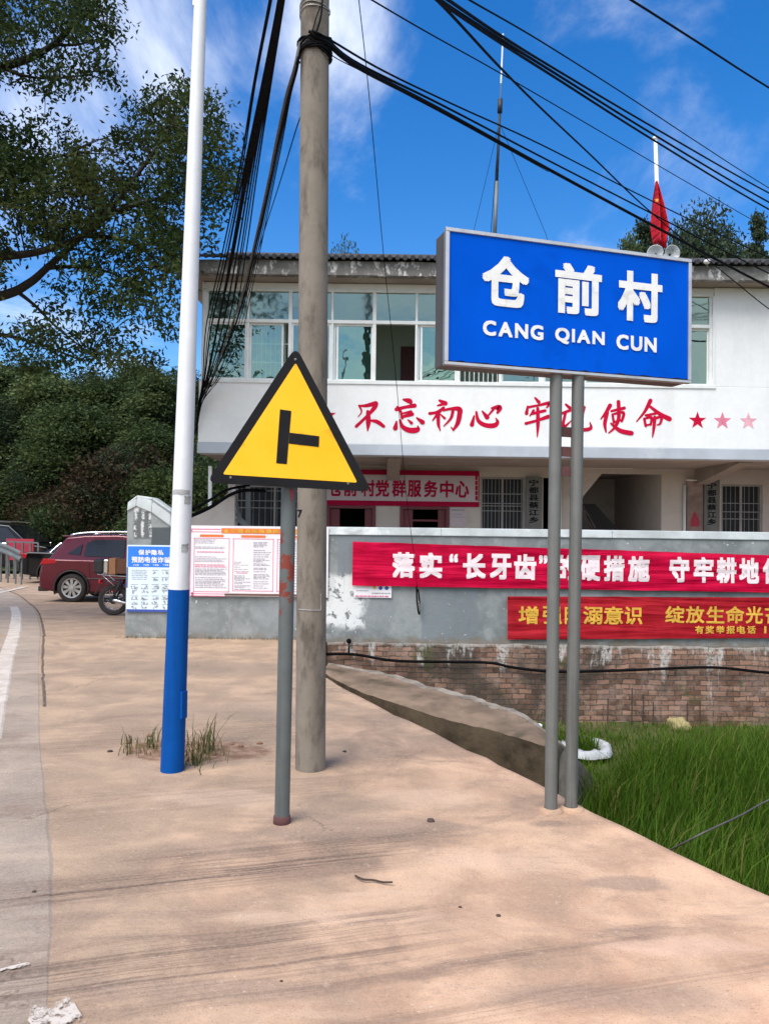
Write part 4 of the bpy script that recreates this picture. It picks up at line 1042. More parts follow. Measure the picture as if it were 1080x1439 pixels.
def make_white_poster():
    Y = YW - .03; pl = Panel((0, Y, 0), (1, 0, 0))
    t = thing('wall_poster', 'wide white notice poster with pink frames and orange title on the yard wall', 'poster', P(363, 838, Y))
    a, b = P(267, 790, Y).x, P(461, 790, Y).x
    MB().box(a, b, Y, Y + .012, P(363, 838.5, Y).z, P(363, 739.5, Y).z).build('sheet', M['paper'], t)
    mb = MB()
    R_ = lambda x0, x1, y0, y1: pl.rect(mb, x0, x1, y0, y1, .002)
    for (x0, x1, y0, y1) in ((272, 322, 756, 832), (327, 384, 757, 831), (389, 452, 758, 832)):
        R_(x0, x1, y0, y0 + .9); R_(x0, x1, y1 - .9, y1); R_(x0, x0 + .9, y0, y1); R_(x1 - .9, x1, y0, y1)
    R_(270, 310, 743, 744.4); R_(270, 310, 747, 748); R_(269, 270.4, 743, 748); R_(268.4, 318, 834, 835); R_(268.4, 318, 837, 838); R_(268.4, 272, 832, 838)
    R_(267.2, 268, 742, 838)
    mb.build('pink_frame', M['pinkink'], t)
    mb = MB(); pl.rect(mb, 311, 440, 743, 750.4, .003); pl.rect(mb, 281, 314, 751.2, 754.6, .003); pl.rect(mb, 339, 373, 752.2, 755.6, .003); pl.rect(mb, 404, 438, 753, 756.4, .003)
    mb.build('title_ribbon', M['orange'], t)
    mb = MB(); pl.text(mb, '宁都县民政惠民政策公开', 324, 432, 743.7, 749.8, .03, .25, .006)
    mb.lathe([(.001, 0), (.028, 0)], pl.q(317.5, 746.6) + pl.N * .0045, 'Y', 12); mb.build('title_lettering', M['gold'], t)
    mb = MB(); lines(pl, mb, 274, 319, (759, 761, 763.5, 769, 771, 783, 785.5, 787.5, 789.5), .7, seed=1, dash=1); lines(pl, mb, 274, 319, (800, 802, 804, 806, 808, 812, 814.5, 817, 819, 821, 823.5, 826), .8, seed=2, frac=(.8, 1), dash=1)
    lines(pl, mb, 329, 353, (790, 792, 794, 797, 800, 803), .6, seed=3, frac=(.3, .9), dash=1); lines(pl, mb, 329, 353, (809, 811, 813, 815, 818, 820, 823, 825, 828), .8, seed=4, frac=(.5, 1), dash=1)
    lines(pl, mb, 356, 381, (762, 764, 766, 768, 773, 776, 779, 782, 785, 787, 789, 792, 794, 798, 800, 803, 807, 809, 811, 813, 817, 820, 823, 826), .75, seed=5, frac=(.5, 1), dash=1)
    lines(pl, mb, 392, 450, (762, 764.5, 767, 770, 773, 777, 781, 784, 788, 791, 795, 799, 803, 807, 811, 815, 819, 823, 827), .75, seed=6, frac=(.5, 1), dash=1)
    mb.build('print', M['ink'], t)
    mb = MB(); lines(pl, mb, 277, 316, (775.8,), 1.3, seed=7, frac=(.95, 1), dash=1); lines(pl, mb, 274, 319, (794, 796.6), 1.2, seed=8, frac=(.9, 1), dash=1); lines(pl, mb, 332, 352, (805,), .9, seed=9)
    mb.build('red_print', M['pinkink'], t)
    mb = MB(); mb.obox(pl.q(384, 836) + pl.N * .012, (1, 0, 0), (0, 1, 0), (0, 0, 1), .66, .008, .011); mb.build('bottom_batten', M['carton_dark'], t)
make_white_poster()

def make_blue_poster():
    Y = YW - .026; pl = Panel((0, Y, 0), (1, 0, 0))
    t = thing('wall_poster', 'blue and white safety poster on the raised wall end behind the white pole', 'poster', P(212, 860, Y))
    MB().box(P(178, 810, Y).x, P(244, 810, Y).x, Y, Y + .012, P(212, 860, Y).z, P(212, 766, Y).z).build('sheet', M['paper_blue'], t)
    mb = MB(); pl.rect(mb, 179.5, 244, 768, 797, .002); mb.build('blue_header', M['poster_blue'], t)
    mb = MB(); pl.rect(mb, 177.6, 244, 856.5, 860, .002); pl.rect(mb, 178, 179.6, 797, 826, .0022); mb.build('blue_rim', M['poster_navy'], t)
    mb = MB(); pl.text(mb, '保护隐私', 194.5, 230, 772.6, 780, .03, .18, .004); pl.text(mb, '预防电信诈骗', 185, 239.5, 782.4, 791, .03, .15, .004)
    for x in (187, 201.5, 215, 229): pl.text(mb, '不透露', x, x + 8, 793, 795.2, .02, .2, .004)
    mb.build('title_lettering', M['white_letter'], t)
    mb = MB(); lines(pl, mb, 185, 209, (803, 805.5, 808, 810.5, 813, 815.5), .7, seed=11, frac=(.85, 1), dash=1)
    r = random.Random(5)
    for cx in (184, 198, 213, 227):
        for cy in (802, 812, 822, 828, 838, 843, 850):
            if cx < 205 and cy < 820: continue
            pl.rect(mb, cx, cx + 10, cy - 1, cy - .4, .004)
            for k in range(5):
                x = cx + r.uniform(0, 8); y = cy + r.uniform(.5, 4); pl.rect(mb, x, x + r.uniform(1, 2.6), y, y + r.uniform(.7, 2.4), .004 + k * .0003)
    mb.build('print', M['ink'], t)
make_blue_poster()

def make_small_notice():
    Y = YW - .02; pl = Panel((0, Y, 0), (1, 0, 0))
    t = thing('paper_notice', 'small white notice with blue discs peeking out under the left end of the banner', 'notice', P(523, 840, Y))
    MB().box(P(497, 830, Y).x, P(550, 830, Y).x, Y, Y + .008, P(523, 840, Y).z, P(523, 818, Y).z).build('sheet', M['paper'], t)
    mb = MB()
    for x in (534.5, 543): mb.lathe([(.0005, 0), (.026, 0)], pl.q(x, 826.5) + pl.N * .003, 'Y', 12)
    mb.build('discs', M['poster_navy'], t)
    mb = MB(); mb.lathe([(.0005, 0), (.02, 0)], pl.q(526, 826) + pl.N * .003, 'Y', 8); mb.build('emblem', M['gold'], t)
    mb = MB(); lines(pl, mb, 499, 548, (835,), 1.8, seed=21, frac=(.97, 1), dash=1); mb.build('red_print', M['pinkink'], t)
    mb = MB(); lines(pl, mb, 522, 548, (831,), 1.3, seed=22, frac=(.97, 1), dash=1); lines(pl, mb, 500, 518, (828,), .8, seed=23); mb.build('print', M['ink'], t)
make_small_notice()

def make_banner(name, label, corners, mat, lettermat, text_jobs, folds, Y, wr):
    """corners: px of top-left, top-right, bottom-right, bottom-left"""
    pl = Panel((0, Y, 0), (1, 0, 0)); tl, tr, br, bl = [pl.q(*c) for c in corners]
    t = thing(name, label, 'banner', (bl + br) / 2)
    def off(x, z): return wr * (mnoise.noise(Vector((x * .55 + z * 1.1, z * folds, 3))) + .5 * mnoise.noise(Vector((x * 1.3 - z * 2, z * folds * 2.3, 9)))) + wr * .6 * mnoise.noise(Vector((x * 5, z * 1.5, 1)))
    mb = MB()
    def f(u, v):
        p = bl * (1 - u) * (1 - v) + br * u * (1 - v) + tr * u * v + tl * (1 - u) * v
        p = p + Vector((0, -off(p.x, p.z), 0)); 
        if v in (0, 1): p.z += .006 * mnoise.noise(Vector((p.x * 3, v * 5, 0)))
        return p
    mb.grid(f, 300, 34)
    for k in range(len(mb.f)): mb.f[k] = mb.f[k]
    mb.build('cloth', mat, t, smooth=True)
    for nm, lm, jobs in text_jobs:
        for (ch, x0, x1, y0, y1, bold) in jobs:
            mb = MB(); pl.text(mb, ch, x0, x1, y0, y1, bold, .12, 0)
            for v in mb.v:
                lift = Y - v.y; v.y = Y - off(v.x, v.z) - lift - .0045
            mb.build(nm, lm, t)
    return t
jobs = []
for ch, x0, x1 in (('落', 551, 583), ('实', 589, 621), ('“', 631, 643), ('长', 650, 682), ('牙', 688, 718), ('齿', 722, 753), ('”', 757, 769), ('的', 781, 810), ('硬', 815, 843), ('措', 848, 877), ('施', 882, 912), ('守', 940, 968), ('牢', 974, 1002), ('耕', 1006, 1034), ('地', 1038, 1066), ('保', 1071, 1100)):
    k = (x0 - 551) * .0165
    jobs.append((ch, x0, x1, 776 + k, 812 + k, .044) if ch not in '“”' else (ch, x0, x1, 777 + k, 789 + k, .03))
make_banner('cloth_banner', 'long bright red cloth banner with bold white lettering across the yard wall', [(495.5, 761), (1160, 783), (1160, 834), (494.5, 823)], M['banner'], None, [('character', M['banner_letter'], jobs)], 7, YW - .055, .014)
jobs = []
for ch, x0, x1 in (('增', 728, 756), ('强', 762, 789), ('防', 793, 815), ('溺', 819, 846), ('意', 848, 875), ('识', 877, 902), ('绽', 934, 961), ('放', 963, 989), ('生', 992, 1017), ('命', 1019, 1045), ('光', 1047, 1071), ('芒', 1074, 1099)):
    k = (x0 - 728) * .004; jobs.append((ch, x0, x1, 852 + k - (1 if x0 > 900 else 0), 877 + k - (2 if x0 > 900 else 0), .022))
jobs2 = [(ch, 976 + i * 14.6, 988 + i * 14.6, 879.5, 890.5, .03) for i, ch in enumerate('有奖举报电话')] + [('1', 1073, 1076, 880, 890, .02)]
make_banner('cloth_banner', 'faded red cloth banner with gold lettering below the bright red one', [(712.5, 838), (1160, 840), (1160, 896), (713, 899)], M['banner_old'], None, [('character', M['gold'], jobs), ('small_character', M['gold'], jobs2)], 10, YW - .045, .007)

# ------------------------------------------------------------------ village name sign
def make_name_sign():
    a = R(16.6); U = Vector((math.cos(a), math.sin(a), 0)); V = Vector((0, 0, 1))
    left = P(625, 420, 4.02); O = Vector((left.x, left.y, 0)); pl = Panel(O, U); N = pl.N
    w = pl.uv(971, 450)[0]; z0 = (pl.uv(626, 512)[1] + pl.uv(970, 539)[1]) / 2; z1 = (pl.uv(624, 318)[1] + pl.uv(971, 364)[1]) / 2
    b1, b2 = G(773.5, 1140), G(801.5, 1138)
    t = thing('village_name_sign', 'blue light box village sign with white lettering on twin grey posts', 'sign', (b1 + b2) / 2)
    D = .165; c = O + U * (w / 2) + V * ((z0 + z1) / 2)
    mb = MB(); mb.obox(c - N * (D / 2 + .004), U, N, V, w / 2 - .006, D / 2 - .004, (z1 - z0) / 2 - .006); mb.build('box', M['bronze'], t, bevel=.006)
    mb = MB(); e = .022
    for (u0, u1, v0, v1) in ((0, w, z1 - e, z1), (0, w, z0, z0 + e * .8), (0, e, z0 + e * .8, z1 - e), (w - e, w, z0 + e * .8, z1 - e)):
        mb.obox(O + U * ((u0 + u1) / 2) + V * ((v0 + v1) / 2) - N * .012, U, N, V, (u1 - u0) / 2, .0165, (v1 - v0) / 2)
    mb.build('trim', M['alu'], t, bevel=.003)
    mb = MB(); n = 40                                    # face film, its lower edge worn and dark
    mb.quad(O + U * e + V * (z0 + e * .8) + N * -.004, O + U * (w - e) + V * (z0 + e * .8) - N * .004, O + U * (w - e) + V * (z1 - e) - N * .004, O + U * e + V * (z1 - e) - N * .004)
    mb.build('blue_panel', M['sign_blue'], t)
    mb = MB()
    for i in range(n):
        u0 = e + (w - 2 * e) * i / n; u1 = e + (w - 2 * e) * (i + 1) / n; h = lambda k: .004 + .010 * max(0, mnoise.noise(Vector((k * .8, 2, 0))) + .3)
        mb.quad(O + U * u0 + V * (z0 + e * .8) - N * .0025, O + U * u1 + V * (z0 + e * .8) - N * .0025, O + U * u1 + V * (z0 + e * .8 + h(i + 1)) - N * .0025, O + U * u0 + V * (z0 + e * .8 + h(i)) - N * .0025)
    mb.build('grime_edge', M['black'], t)
    for ch, x0, x1, y0, y1 in (('仓', 677, 743, 360, 431), ('前', 779.5, 845, 371, 442), ('村', 867.5, 930, 382, 452)): mb = MB(); pl.text(mb, ch, x0, x1, y0, y1, .034, .1, .001); mb.build('character', M['white_letter'], t)
    for s, x0, x1, yc in (('CANG', 678, 763, 464), ('QIAN', 779.5, 849, 473.5), ('CUN', 865.5, 922, 482.5)): mb = MB(); pl.text(mb, s, x0, x1, yc - 10.6, yc + 10.6 + (1.2 if s == 'QIAN' else 0), .036, .20, .001); mb.build('latin_word', M['white_letter'], t)
    tops = [c + U * (pl.uv(780, 525)[0] - w / 2), c + U * (pl.uv(811.5, 528)[0] - w / 2)]
    ps = []
    for b, q in ((b1, tops[0]), (b2, tops[1])):
        q = Vector((P(781, 530, b.y).x, b.y, z0 + .004)) if b is b1 else Vector((P(812, 530, b.y).x, b.y, z0 + .004))
        p = MB().tube([b - Vector((0, 0, .06)), q], .0345, 18); ps.append((b, q)); o = p.build('post', M['galv'], t); autosmooth(o)
        f = MB(); f.lathe([(.001, -.02), (.075, -.01), (.07, .012), (.038, .02)], b, n=14); f.build('footing', M['ground'], o, smooth=True)
    for y0, y1 in ((599, 613), (627, 641), (655, 668)):
        z = P(790, (y0 + y1) / 2, 4.24).z; h = (y1 - y0) * 4.24 / FPX
        pt = lambda s: s[0] + (s[1] - s[0]) * (z / s[1].z)
        MB().bar(pt(ps[0]) + Vector((.03, 0, 0)), pt(ps[1]) - Vector((.03, 0, 0)), .012, h).build('strap', M['rust'], t)
make_name_sign()

# ------------------------------------------------------------------ junction warning sign
def make_warning_sign():
    Y = 3.94; pl = Panel((0, Y, 0), (1, 0, 0)); base = G(396, 1156); N = pl.N
    t = thing('warning_sign', 'yellow triangular junction warning sign with black border on a thin grey post', 'sign', base)
    def rounded(c, r, k=6):
        out = []; n = len(c)
        for i in range(n):
            p, q, s = Vector(c[i - 1]), Vector(c[i]), Vector(c[(i + 1) % n]); a = q + (p - q).normalized() * r; b = q + (s - q).normalized() * r
            for j in range(k + 1):
                w = j / k; out.append((a * (1 - w) + q * w) * (1 - w) + (q * (1 - w) + b * w) * w)
        return out
    tri = rounded([(415.5, 486), (289.5, 678.5), (522.5, 691)], 16)
    pts = [pl.q(p.x, p.y) for p in tri][::-1]
    mb = MB(); mb.prism([p - N * .005 for p in pts], N * .005); mb.build('plate', M['black'], t, bevel=.0012)
    yt = rounded([(415.4, 509.5), (312.8, 666.6), (502, 678.3)], 4)
    MB().poly([pl.q(p.x, p.y) + N * .0018 for p in yt][::-1]).build('yellow_face', M['yellow'], t)
    mb = MB(); mb.poly([pl.q(*p) + N * .0034 for p in ((393.4, 575.2), (388, 651), (403, 652.3), (409.3, 577.5))]); mb.poly([pl.q(*p) + N * .0038 for p in ((407, 608), (405.8, 623.3), (447.8, 628.2), (448.6, 613))])
    mb.build('junction_symbol', M['black'], t)
    for px, py in ((489, 679.5), (324, 671), (415, 505)):
        mb = MB(); c = pl.q(px, py); mb.lathe([(.001, -.004), (.006, -.003), (.007, 0)], c + N * .001, 'Y', 10); mb.build('rivet', M['galv'], t)
    top = P(412, 520, base.y); low = base - Vector((0, 0, .05)); px_top = P(405.5, 690, base.y); d = (px_top - base).normalized(); top = base + d * ((top.z - base.z) / d.z)
    o = MB().tube([low, base, base + (top - base) * .5, top], .0395, 18).build('post', M['galv_rust'], t); autosmooth(o)
    for z in (1.95, 2.2):
        c = base + d * ((z - base.z) / d.z); mb = MB(); mb.lathe([(.041, -.02), (.046, -.02), (.046, .02), (.041, .02)], c, n=18, close=True); mb.box(c.x - .06, c.x + .06, Y + .006, c.y - .03, c.z - .018, c.z + .018); mb.build('clamp', M['galv'], t)
    mb = MB(); mb.lathe([(.040, -.01), (.047, 0.0), (.044, .035), (.0395, .04)], base, n=18); mb.build('rusty_collar', M['rust'], t, smooth=True)
    # red paint runs near the top of the post
    mb = MB()
    for (x, y0, y1, w) in ((410, 688, 706, 2.6),):
        s = base.y - .0402
        mb.poly([P(x - w, y0, s), P(x - w * .6, (y0 + y1) / 2, s), P(x, y1, s), P(x + w * .7, (y0 + y1) / 2, s), P(x + w, y0, s)])
    mb.build('paint_run', M['redboard'], t)
make_warning_sign()

# ------------------------------------------------------------------ white and blue pole
def make_white_pole():
    base = G(242, 1083); top = P(281.5, 0, base.y); d = (top - base)
    t = thing('lamp_pole', 'tall tapering white pole with blue lower part standing in weeds', 'pole', base)
    A = lambda z: base + d * (z / d.z)
    rad = lambda z: .0725 + (.0395 - .0725) * (z / d.z)
    zb = P(249, 828, base.y).z
    seg = lambda z0, z1, k: ([A(z0 + (z1 - z0) * i / k) for i in range(k + 1)], [rad(z0 + (z1 - z0) * i / k) for i in range(k + 1)])
    p, r = seg(-.05, zb, 4); lo = MB().tube(p, [q + .0008 for q in r], 24).build('blue_section', M['pole_blue'], t); autosmooth(lo)
    p, r = seg(zb - .004, 6.4, 8); up = MB().tube(p, r, 24).build('white_section', M['pole_white'], t); autosmooth(up)
    c = A(.42); mb = MB(); mb.obox(c + Vector((.062, -.03, 0)), (.9, -.43, 0), (.43, .9, 0), (0, 0, 1), .012, .026, .085); mb.build('hatch', M['pole_blue'], lo, bevel=.003)
    for (py, h, a0, a1) in ((692, .03, -2.9, -.5), (703, .05, -1.1, -.3), (770, .05, -1.2, -.45)):
        z = P(260, py, base.y).z; mb = MB()
        def f(u, v):
            q = z + h * (v - .5) + .012 * mnoise.noise(Vector((u * 4, v * 3, py))) ; an = a0 + (a1 - a0) * u + (.15 * mnoise.noise(Vector((v * 5, u, py))) if u in (0, 1) else 0); cc = A(q); rr = rad(q) + .0015
            return cc + Vector((math.cos(an) * rr, math.sin(an) * rr, 0))
        mb.grid(f, 14, 6); mb.build('torn_tape', M['tape'], up)
    c = P(274, 6, base.y); MB().obox(c, (1, 0, 0), (0, 1, 0), (0, 0, 1), .012, .02, .018).build('bracket', M['alu'], up, bevel=.003)
    mb = MB(); mb.sphere(A(6.4), .045, n=14); mb.build('cap', M['pole_white'], up, smooth=True)
make_white_pole()

# ------------------------------------------------------------------ concrete utility pole
PB = G(434, 1086); PB.y += .09
def pole_axis(z):
    top = P(442.5, 0, PB.y); d = top - PB; return PB + d * (z / d.z)
def make_utility_pole():
    t = thing('utility_pole', 'weathered round concrete utility pole carrying cable bundles, number painted on', 'pole', PB)
    pts = [pole_axis(z) for z in np.linspace(-.06, 8.2, 12)]
    o = MB().tube(pts, [.0965 - .0006 * i for i in range(12)], 32).build('shaft', M['concrete_pole'], t); autosmooth(o)
    zc = P(440, 70, PB.y).z; mb = MB(); r = random.Random(3)
    for k in range(9):
        c = pole_axis(zc + r.uniform(-.05, .03)); tilt = r.uniform(-.25, .25); pp = []
        for i in range(25):
            a = 2 * math.pi * i / 24; rr = .101 + .010 * r.random(); pp.append(c + Vector((math.cos(a) * rr, math.sin(a) * rr, math.cos(a) * .045 * tilt * 4 + .012 * math.sin(a * 3 + k))))
        mb.tube(pp, .0075, 6, cap=False)
    mb.build('cable_lashing', M['cable'], t, smooth=True)
    mb = MB(); zc = P(440, 20, PB.y).z
    for k in range(3):
        c = pole_axis(zc + .012 * k); mb.tube([c + Vector((math.cos(a) * .098, math.sin(a) * .098, .018 * math.cos(a + k) + .012 * math.sin(2 * a))) for a in np.linspace(0, 2 * math.pi, 25)], .0035, 5, cap=False)
    mb.build('wire_tie', M['wire'], t, smooth=True)
    # cables going up the face
    mb = MB(); f = lambda px, py: P(px, py, PB.y - .105)
    mb.tube(smooth_path([f(441, 55), f(449, 30), f(452, 12), f(454, -20)], 4), .006, 6); mb.tube(smooth_path([f(437, 52), f(443, 28), f(450, 8)], 4), .004, 6)
    mb.build('riser_cable', M['cable'], t, smooth=True)
    # painted number wrapped round the shaft
    tmp = MB(); pl = Panel((0, PB.y - .097, 0), (1, 0, 0)); pl.text(tmp, '7', 416.5, 423.5, 716, 727, .03, .1, 0.0)
    for v in tmp.v:
        c = pole_axis(v.z); s = max(-1, min(1, (v.x - c.x) / .0985)); lift = (PB.y - .097) - v.y; v.y = c.y - math.sqrt(max(1e-6, 1 - s * s)) * (.0985 + lift)
    tmp.build('painted_number', M['black'], t)
    mb = MB()                                              # torn paper outline
    def wrap(px, py, rr=.0985):
        q = pl.q(px, py); c = pole_axis(q.z); s = max(-.999, min(.999, (q.x - c.x) / rr)); return Vector((q.x, c.y - math.sqrt(1 - s * s) * rr, q.z))
    for a, b in (((418, 857), (450, 858)), ((450, 835), (450.5, 858))):
        mb.tube([wrap(a[0] + (b[0] - a[0]) * i / 8, a[1] + (b[1] - a[1]) * i / 8) for i in range(9)], .0022, 4)
    mb.build('paper_remnant', M['tape'], t)
make_utility_pole()

# ------------------------------------------------------------------ cables
def cable(label, pts, r, mat='cable', group=None, k=8):
    if pts[0].y < 5.2 and pts[0].z > 4.95 and (pts[0] - CL(0)).length > .5:      # it comes from a pole behind the photographer
        d = (pts[0] - pts[1]).normalized(); d.z *= .55
        pts = [pts[0] + d * 14 + Vector((0, 0, .3)), pts[0] + d * 5] + pts
    o = MB().tube(smooth_path(pts, k), r * .86, 7).build('overhead_cable', M[mat], smooth=True)
    return tag(o, label, 'cable', group)
zc = P(440, 68, PB.y).z
CL = lambda dx, dz=0, dy=-.05: pole_axis(zc + dz) + Vector((dx, dy, 0))
cr = 'cables leaving the pole to the right'
cable('thickest black cable sagging from the concrete pole down past the flag', [CL(-.02, .03, -.11), CL(.09, 0), P(505, 95, 5.3), P(620, 155, 6.5), P(760, 232, 8), P(910, 313, 9.6), P(1080, 403, 11.4), P(1220, 470, 12.9)], .020, 'cable', cr)
cable('black cable running just above the thickest one across the flag', [CL(-.03, .045, -.108), CL(.09, .02), P(505, 90, 5.3), P(620, 147, 6.5), P(760, 220, 8), P(910, 297, 9.6), P(1080, 384, 11.4), P(1220, 447, 12.9)], .011, 'cable', cr)
cable('upper cable of the pole bundle, separating well above the others', [CL(-.01, .05, -.106), CL(.09, .035), P(540, 100, 5.7), P(640, 148, 6.7), P(760, 203, 8), P(905, 277, 9.6), P(1080, 362, 11.4), P(1220, 425, 12.9)], .009, 'cable', cr)
cable('thin cable hanging lowest under the bundle right of the concrete pole', [CL(.09, -.03), P(470, 80, 5.0), P(520, 106, 5.5), P(640, 169, 6.7), P(770, 241, 8.1)], .004, 'cable', cr)
cable('steep black cable crossing all others from sky to the roof edge', [P(560, -40, 3.6), P(614, 0, 4.2), P(700, 92, 5.6), P(760, 152, 6.8), P(830, 218, 8.4), P(905, 290, 10.4), P(985, 358, 12.2)], .0105)
cable('thin dark cable running from the roof edge lamp down over the blank wall', [P(985, 358, 12.2), P(1003, 372, 12.3), P(1040, 402, 12.4), P(1080, 434, 12.5), P(1180, 505, 12.7)], .010)
ct = 'parallel cables crossing the upper right sky'
cable('lowest of the three parallel black cables over the flagpole top', [P(560, -45, 3.3), P(615, 0, 3.9), P(700, 58, 5), P(780, 109, 6.2), P(920, 198, 8), P(1080, 294, 10), P(1240, 378, 12)], .012, 'cable', ct)
cable('middle of the three parallel black cables over the flagpole top', [P(562, -48, 3.35), P(618, 0, 3.95), P(700, 53, 5), P(780, 103, 6.2), P(920, 190, 8), P(1080, 284, 10), P(1240, 367, 12)], .012, 'cable', ct)
cable('topmost of the three parallel black cables over the flagpole top', [P(566, -45, 3.4), P(630, 0, 4), P(704, 50, 5.1), P(780, 97, 6.3), P(920, 180, 8.1), P(1080, 271, 10.1), P(1240, 352, 12)], .011, 'cable', ct)
cable('thin grey cable just above the three parallel cables in upper right', [P(590, -42, 3.5), P(660, 0, 4.2), P(760, 58, 5.5), P(880, 134, 7.3), P(980, 200, 8.9), P(1080, 264, 10.4), P(1240, 360, 12.5)], .0065, 'cable', ct)
cable('thin cable crossing the antenna mast from top centre to right edge', [P(470, -32, 4.2), P(523, 0, 4.6), P(600, 45, 5.3), P(700, 101, 6.4), P(820, 171, 8), P(960, 253, 10), P(1080, 322, 12), P(1240, 410, 14)], .006, 'cable', ct)
cable('lone dark cable across the top right corner of the sky', [P(800, -52, 3.9), P(887, 0, 4.6), P(980, 59, 5.4), P(1080, 123, 6.4), P(1240, 220, 8)], .0085)
cable('hair thin wire dropping from the sky to a hook on the yard wall', [P(494, -90, 4.9), P(504, 0, 5.4), P(518, 130, 6.1), P(538, 350, 7.6), P(556, 530, 8.9), P(570, 690, 9.8), P(580, 770, 10.2), P(586, 826, 10.42)], .0042)
cable('loose grey service wire trailing out over the green field', [G(930, 1201, -.2), P(985, 1172, 4.0), P(1040, 1146, 4.25), P(1085, 1122, 4.5), P(1200, 1070, 5.2)], .006, 'cable_grey')
cl = 'cable bundle sagging to the left corner of the office'
rr = random.Random(9)
for i in range(9):
    o = (i - 4) * 1.0; w = rr.uniform(-1, 1)
    xt = 394 + o * 1.2 if i > 1 else 379 + i * 2
    pts = [P(xt + 8 + (2 if i > 1 else 4), -70, 4.4), P(xt, 0, 5), P(372 + o * 2.0 - (8 if i < 2 else 0), 120, 6.1), P(348 + o * 3.2, 245, 7.5), P(327 + o * 4.2 + w, 365, 9.4), P(308 + o * 4.6 + w * 3, 460, 11.1), P(291 + o * 1.6, 535 + w * 8, 12.5), P(281 + o * .5, 568 + w * 4, 12.86), P(276 + o * .15, 605, 12.92)]
    cable('black cable in the upper bundle sagging from the sky to the office corner', pts, (.010, .008, .013, .015, .014, .012, .010, .008, .009)[i], 'cable', cl)
for i in range(5):
    o = (i - 2) * 1.0; w = rr.uniform(-1, 1)
    pts = [CL(-.09, .0 - .01 * i, -.06), P(416 + o, 95, 4.9), P(405 + o * 1.4, 135, 5.2), P(393 + o * 2, 195, 5.8), P(381 + o * 2, 255, 6.8), P(364 + o * 2.4, 335, 8.2), P(346 + o * 3, 415, 9.8), P(327 + o * 4.6, 478, 11.2), P(303 + o * 3, 532 + w * 5, 12.4), P(284 + o, 562 + w * 5, 12.88), P(277, 596, 12.93)]
    if i == 0: cable('thick grey cable curving from the concrete pole lashing down to the office corner', pts, .013, 'cable_grey', cl)
    else: cable('thin black cable curving from the concrete pole lashing down to the office corner', pts, (.0, .012, .007, .005, .006)[i], 'cable', cl)
cable('thin black wire emerging from behind the concrete pole toward the office corner', [P(428, 150, 5.05), P(417, 178, 5.3), P(395, 250, 6.2), P(368, 335, 8), P(340, 430, 10.2), P(310, 520, 12.2), P(292, 552, 12.85)], .005, 'cable', cl)
cable('small slack loop of cable at the office parapet', [P(287, 530, 12.7), P(288, 540, 12.8), P(296, 543, 12.8), P(304, 534, 12.7), P(312, 515, 12.4)], .010, 'cable', cl)
def hook():
    t = thing('wire_hook', 'dark iron hook hanging on the yard wall below the red banner', 'hook', P(588, 862, 10.45))
    p = [P(585, 824, 10.42), P(585.5, 842, 10.42), P(588, 862, 10.44), P(590, 858, 10.44), P(588.5, 838, 10.43), P(587, 828, 10.43)]
    MB().tube(smooth_path(p, 4), .011, 6).build('hook', M['cable'], t, smooth=True)
    MB().tube(smooth_path([P(587.5, 845, 10.42), P(590, 853, 10.43), P(589.6, 864, 10.44)], 4), .007, 6).build('wire_twist', M['wire'], t, smooth=True)
hook()
# hoses and stays by the left end of the office
cable('thick dark hose arching from behind the white pole over the metal stays', [P(240, 736, 12.0), P(269, 725, 12.4), P(296, 712.6, 12.9), P(324, 695, 13.3), P(346, 689, 13.7), P(372, 690, 14.2)], .035)
cable('second dark hose arching just above the thick one by the metal stays', [P(236, 727, 12.0), P(269, 715.6, 12.4), P(296, 702, 12.9), P(310, 692.6, 13.2), P(327, 686, 13.6), P(350, 682, 14.2)], .028)
def stays():
    t = thing('stay_frame', 'light metal stays and posts before the left barred office window', 'frame', P(318, 770, 13.9))
    b = lambda a, c, w: MB().bar(P(*a), P(*c), w).build('stay', M['rail'], t)
    b((330, 696, 13.9), (346, 770, 13.9), .05); b((312, 704, 13.7), (352, 742, 13.8), .05); b((300, 712, 13.6), (345, 738, 13.7), .05); b((321, 723, 13.7), (331, 717, 13.75), .04)
    MB().bar(P(295.5, 655, 13.6), P(294.5, 790, 13.6), .06).build('post', M['frame'], t); MB().bar(P(349, 684, 14), P(348.5, 790, 14), .085).build('post', M['rail'], t); MB().bar(P(329, 683, 14), P(328.5, 790, 14), .06).build('post', M['frame'], t)
    mb = MB(); mb.prism([P(266, 726, 13.4), P(296, 714, 13.4), P(322, 691, 13.4), P(329, 690, 13.4), P(329, 790, 13.4), P(266, 790, 13.4)][::-1], (0, .12, 0))
    tag(mb.build('ramp_wall', M['white_inner']), 'small white masonry wall with sloping top at the left end of the office', 'wall')
stays()

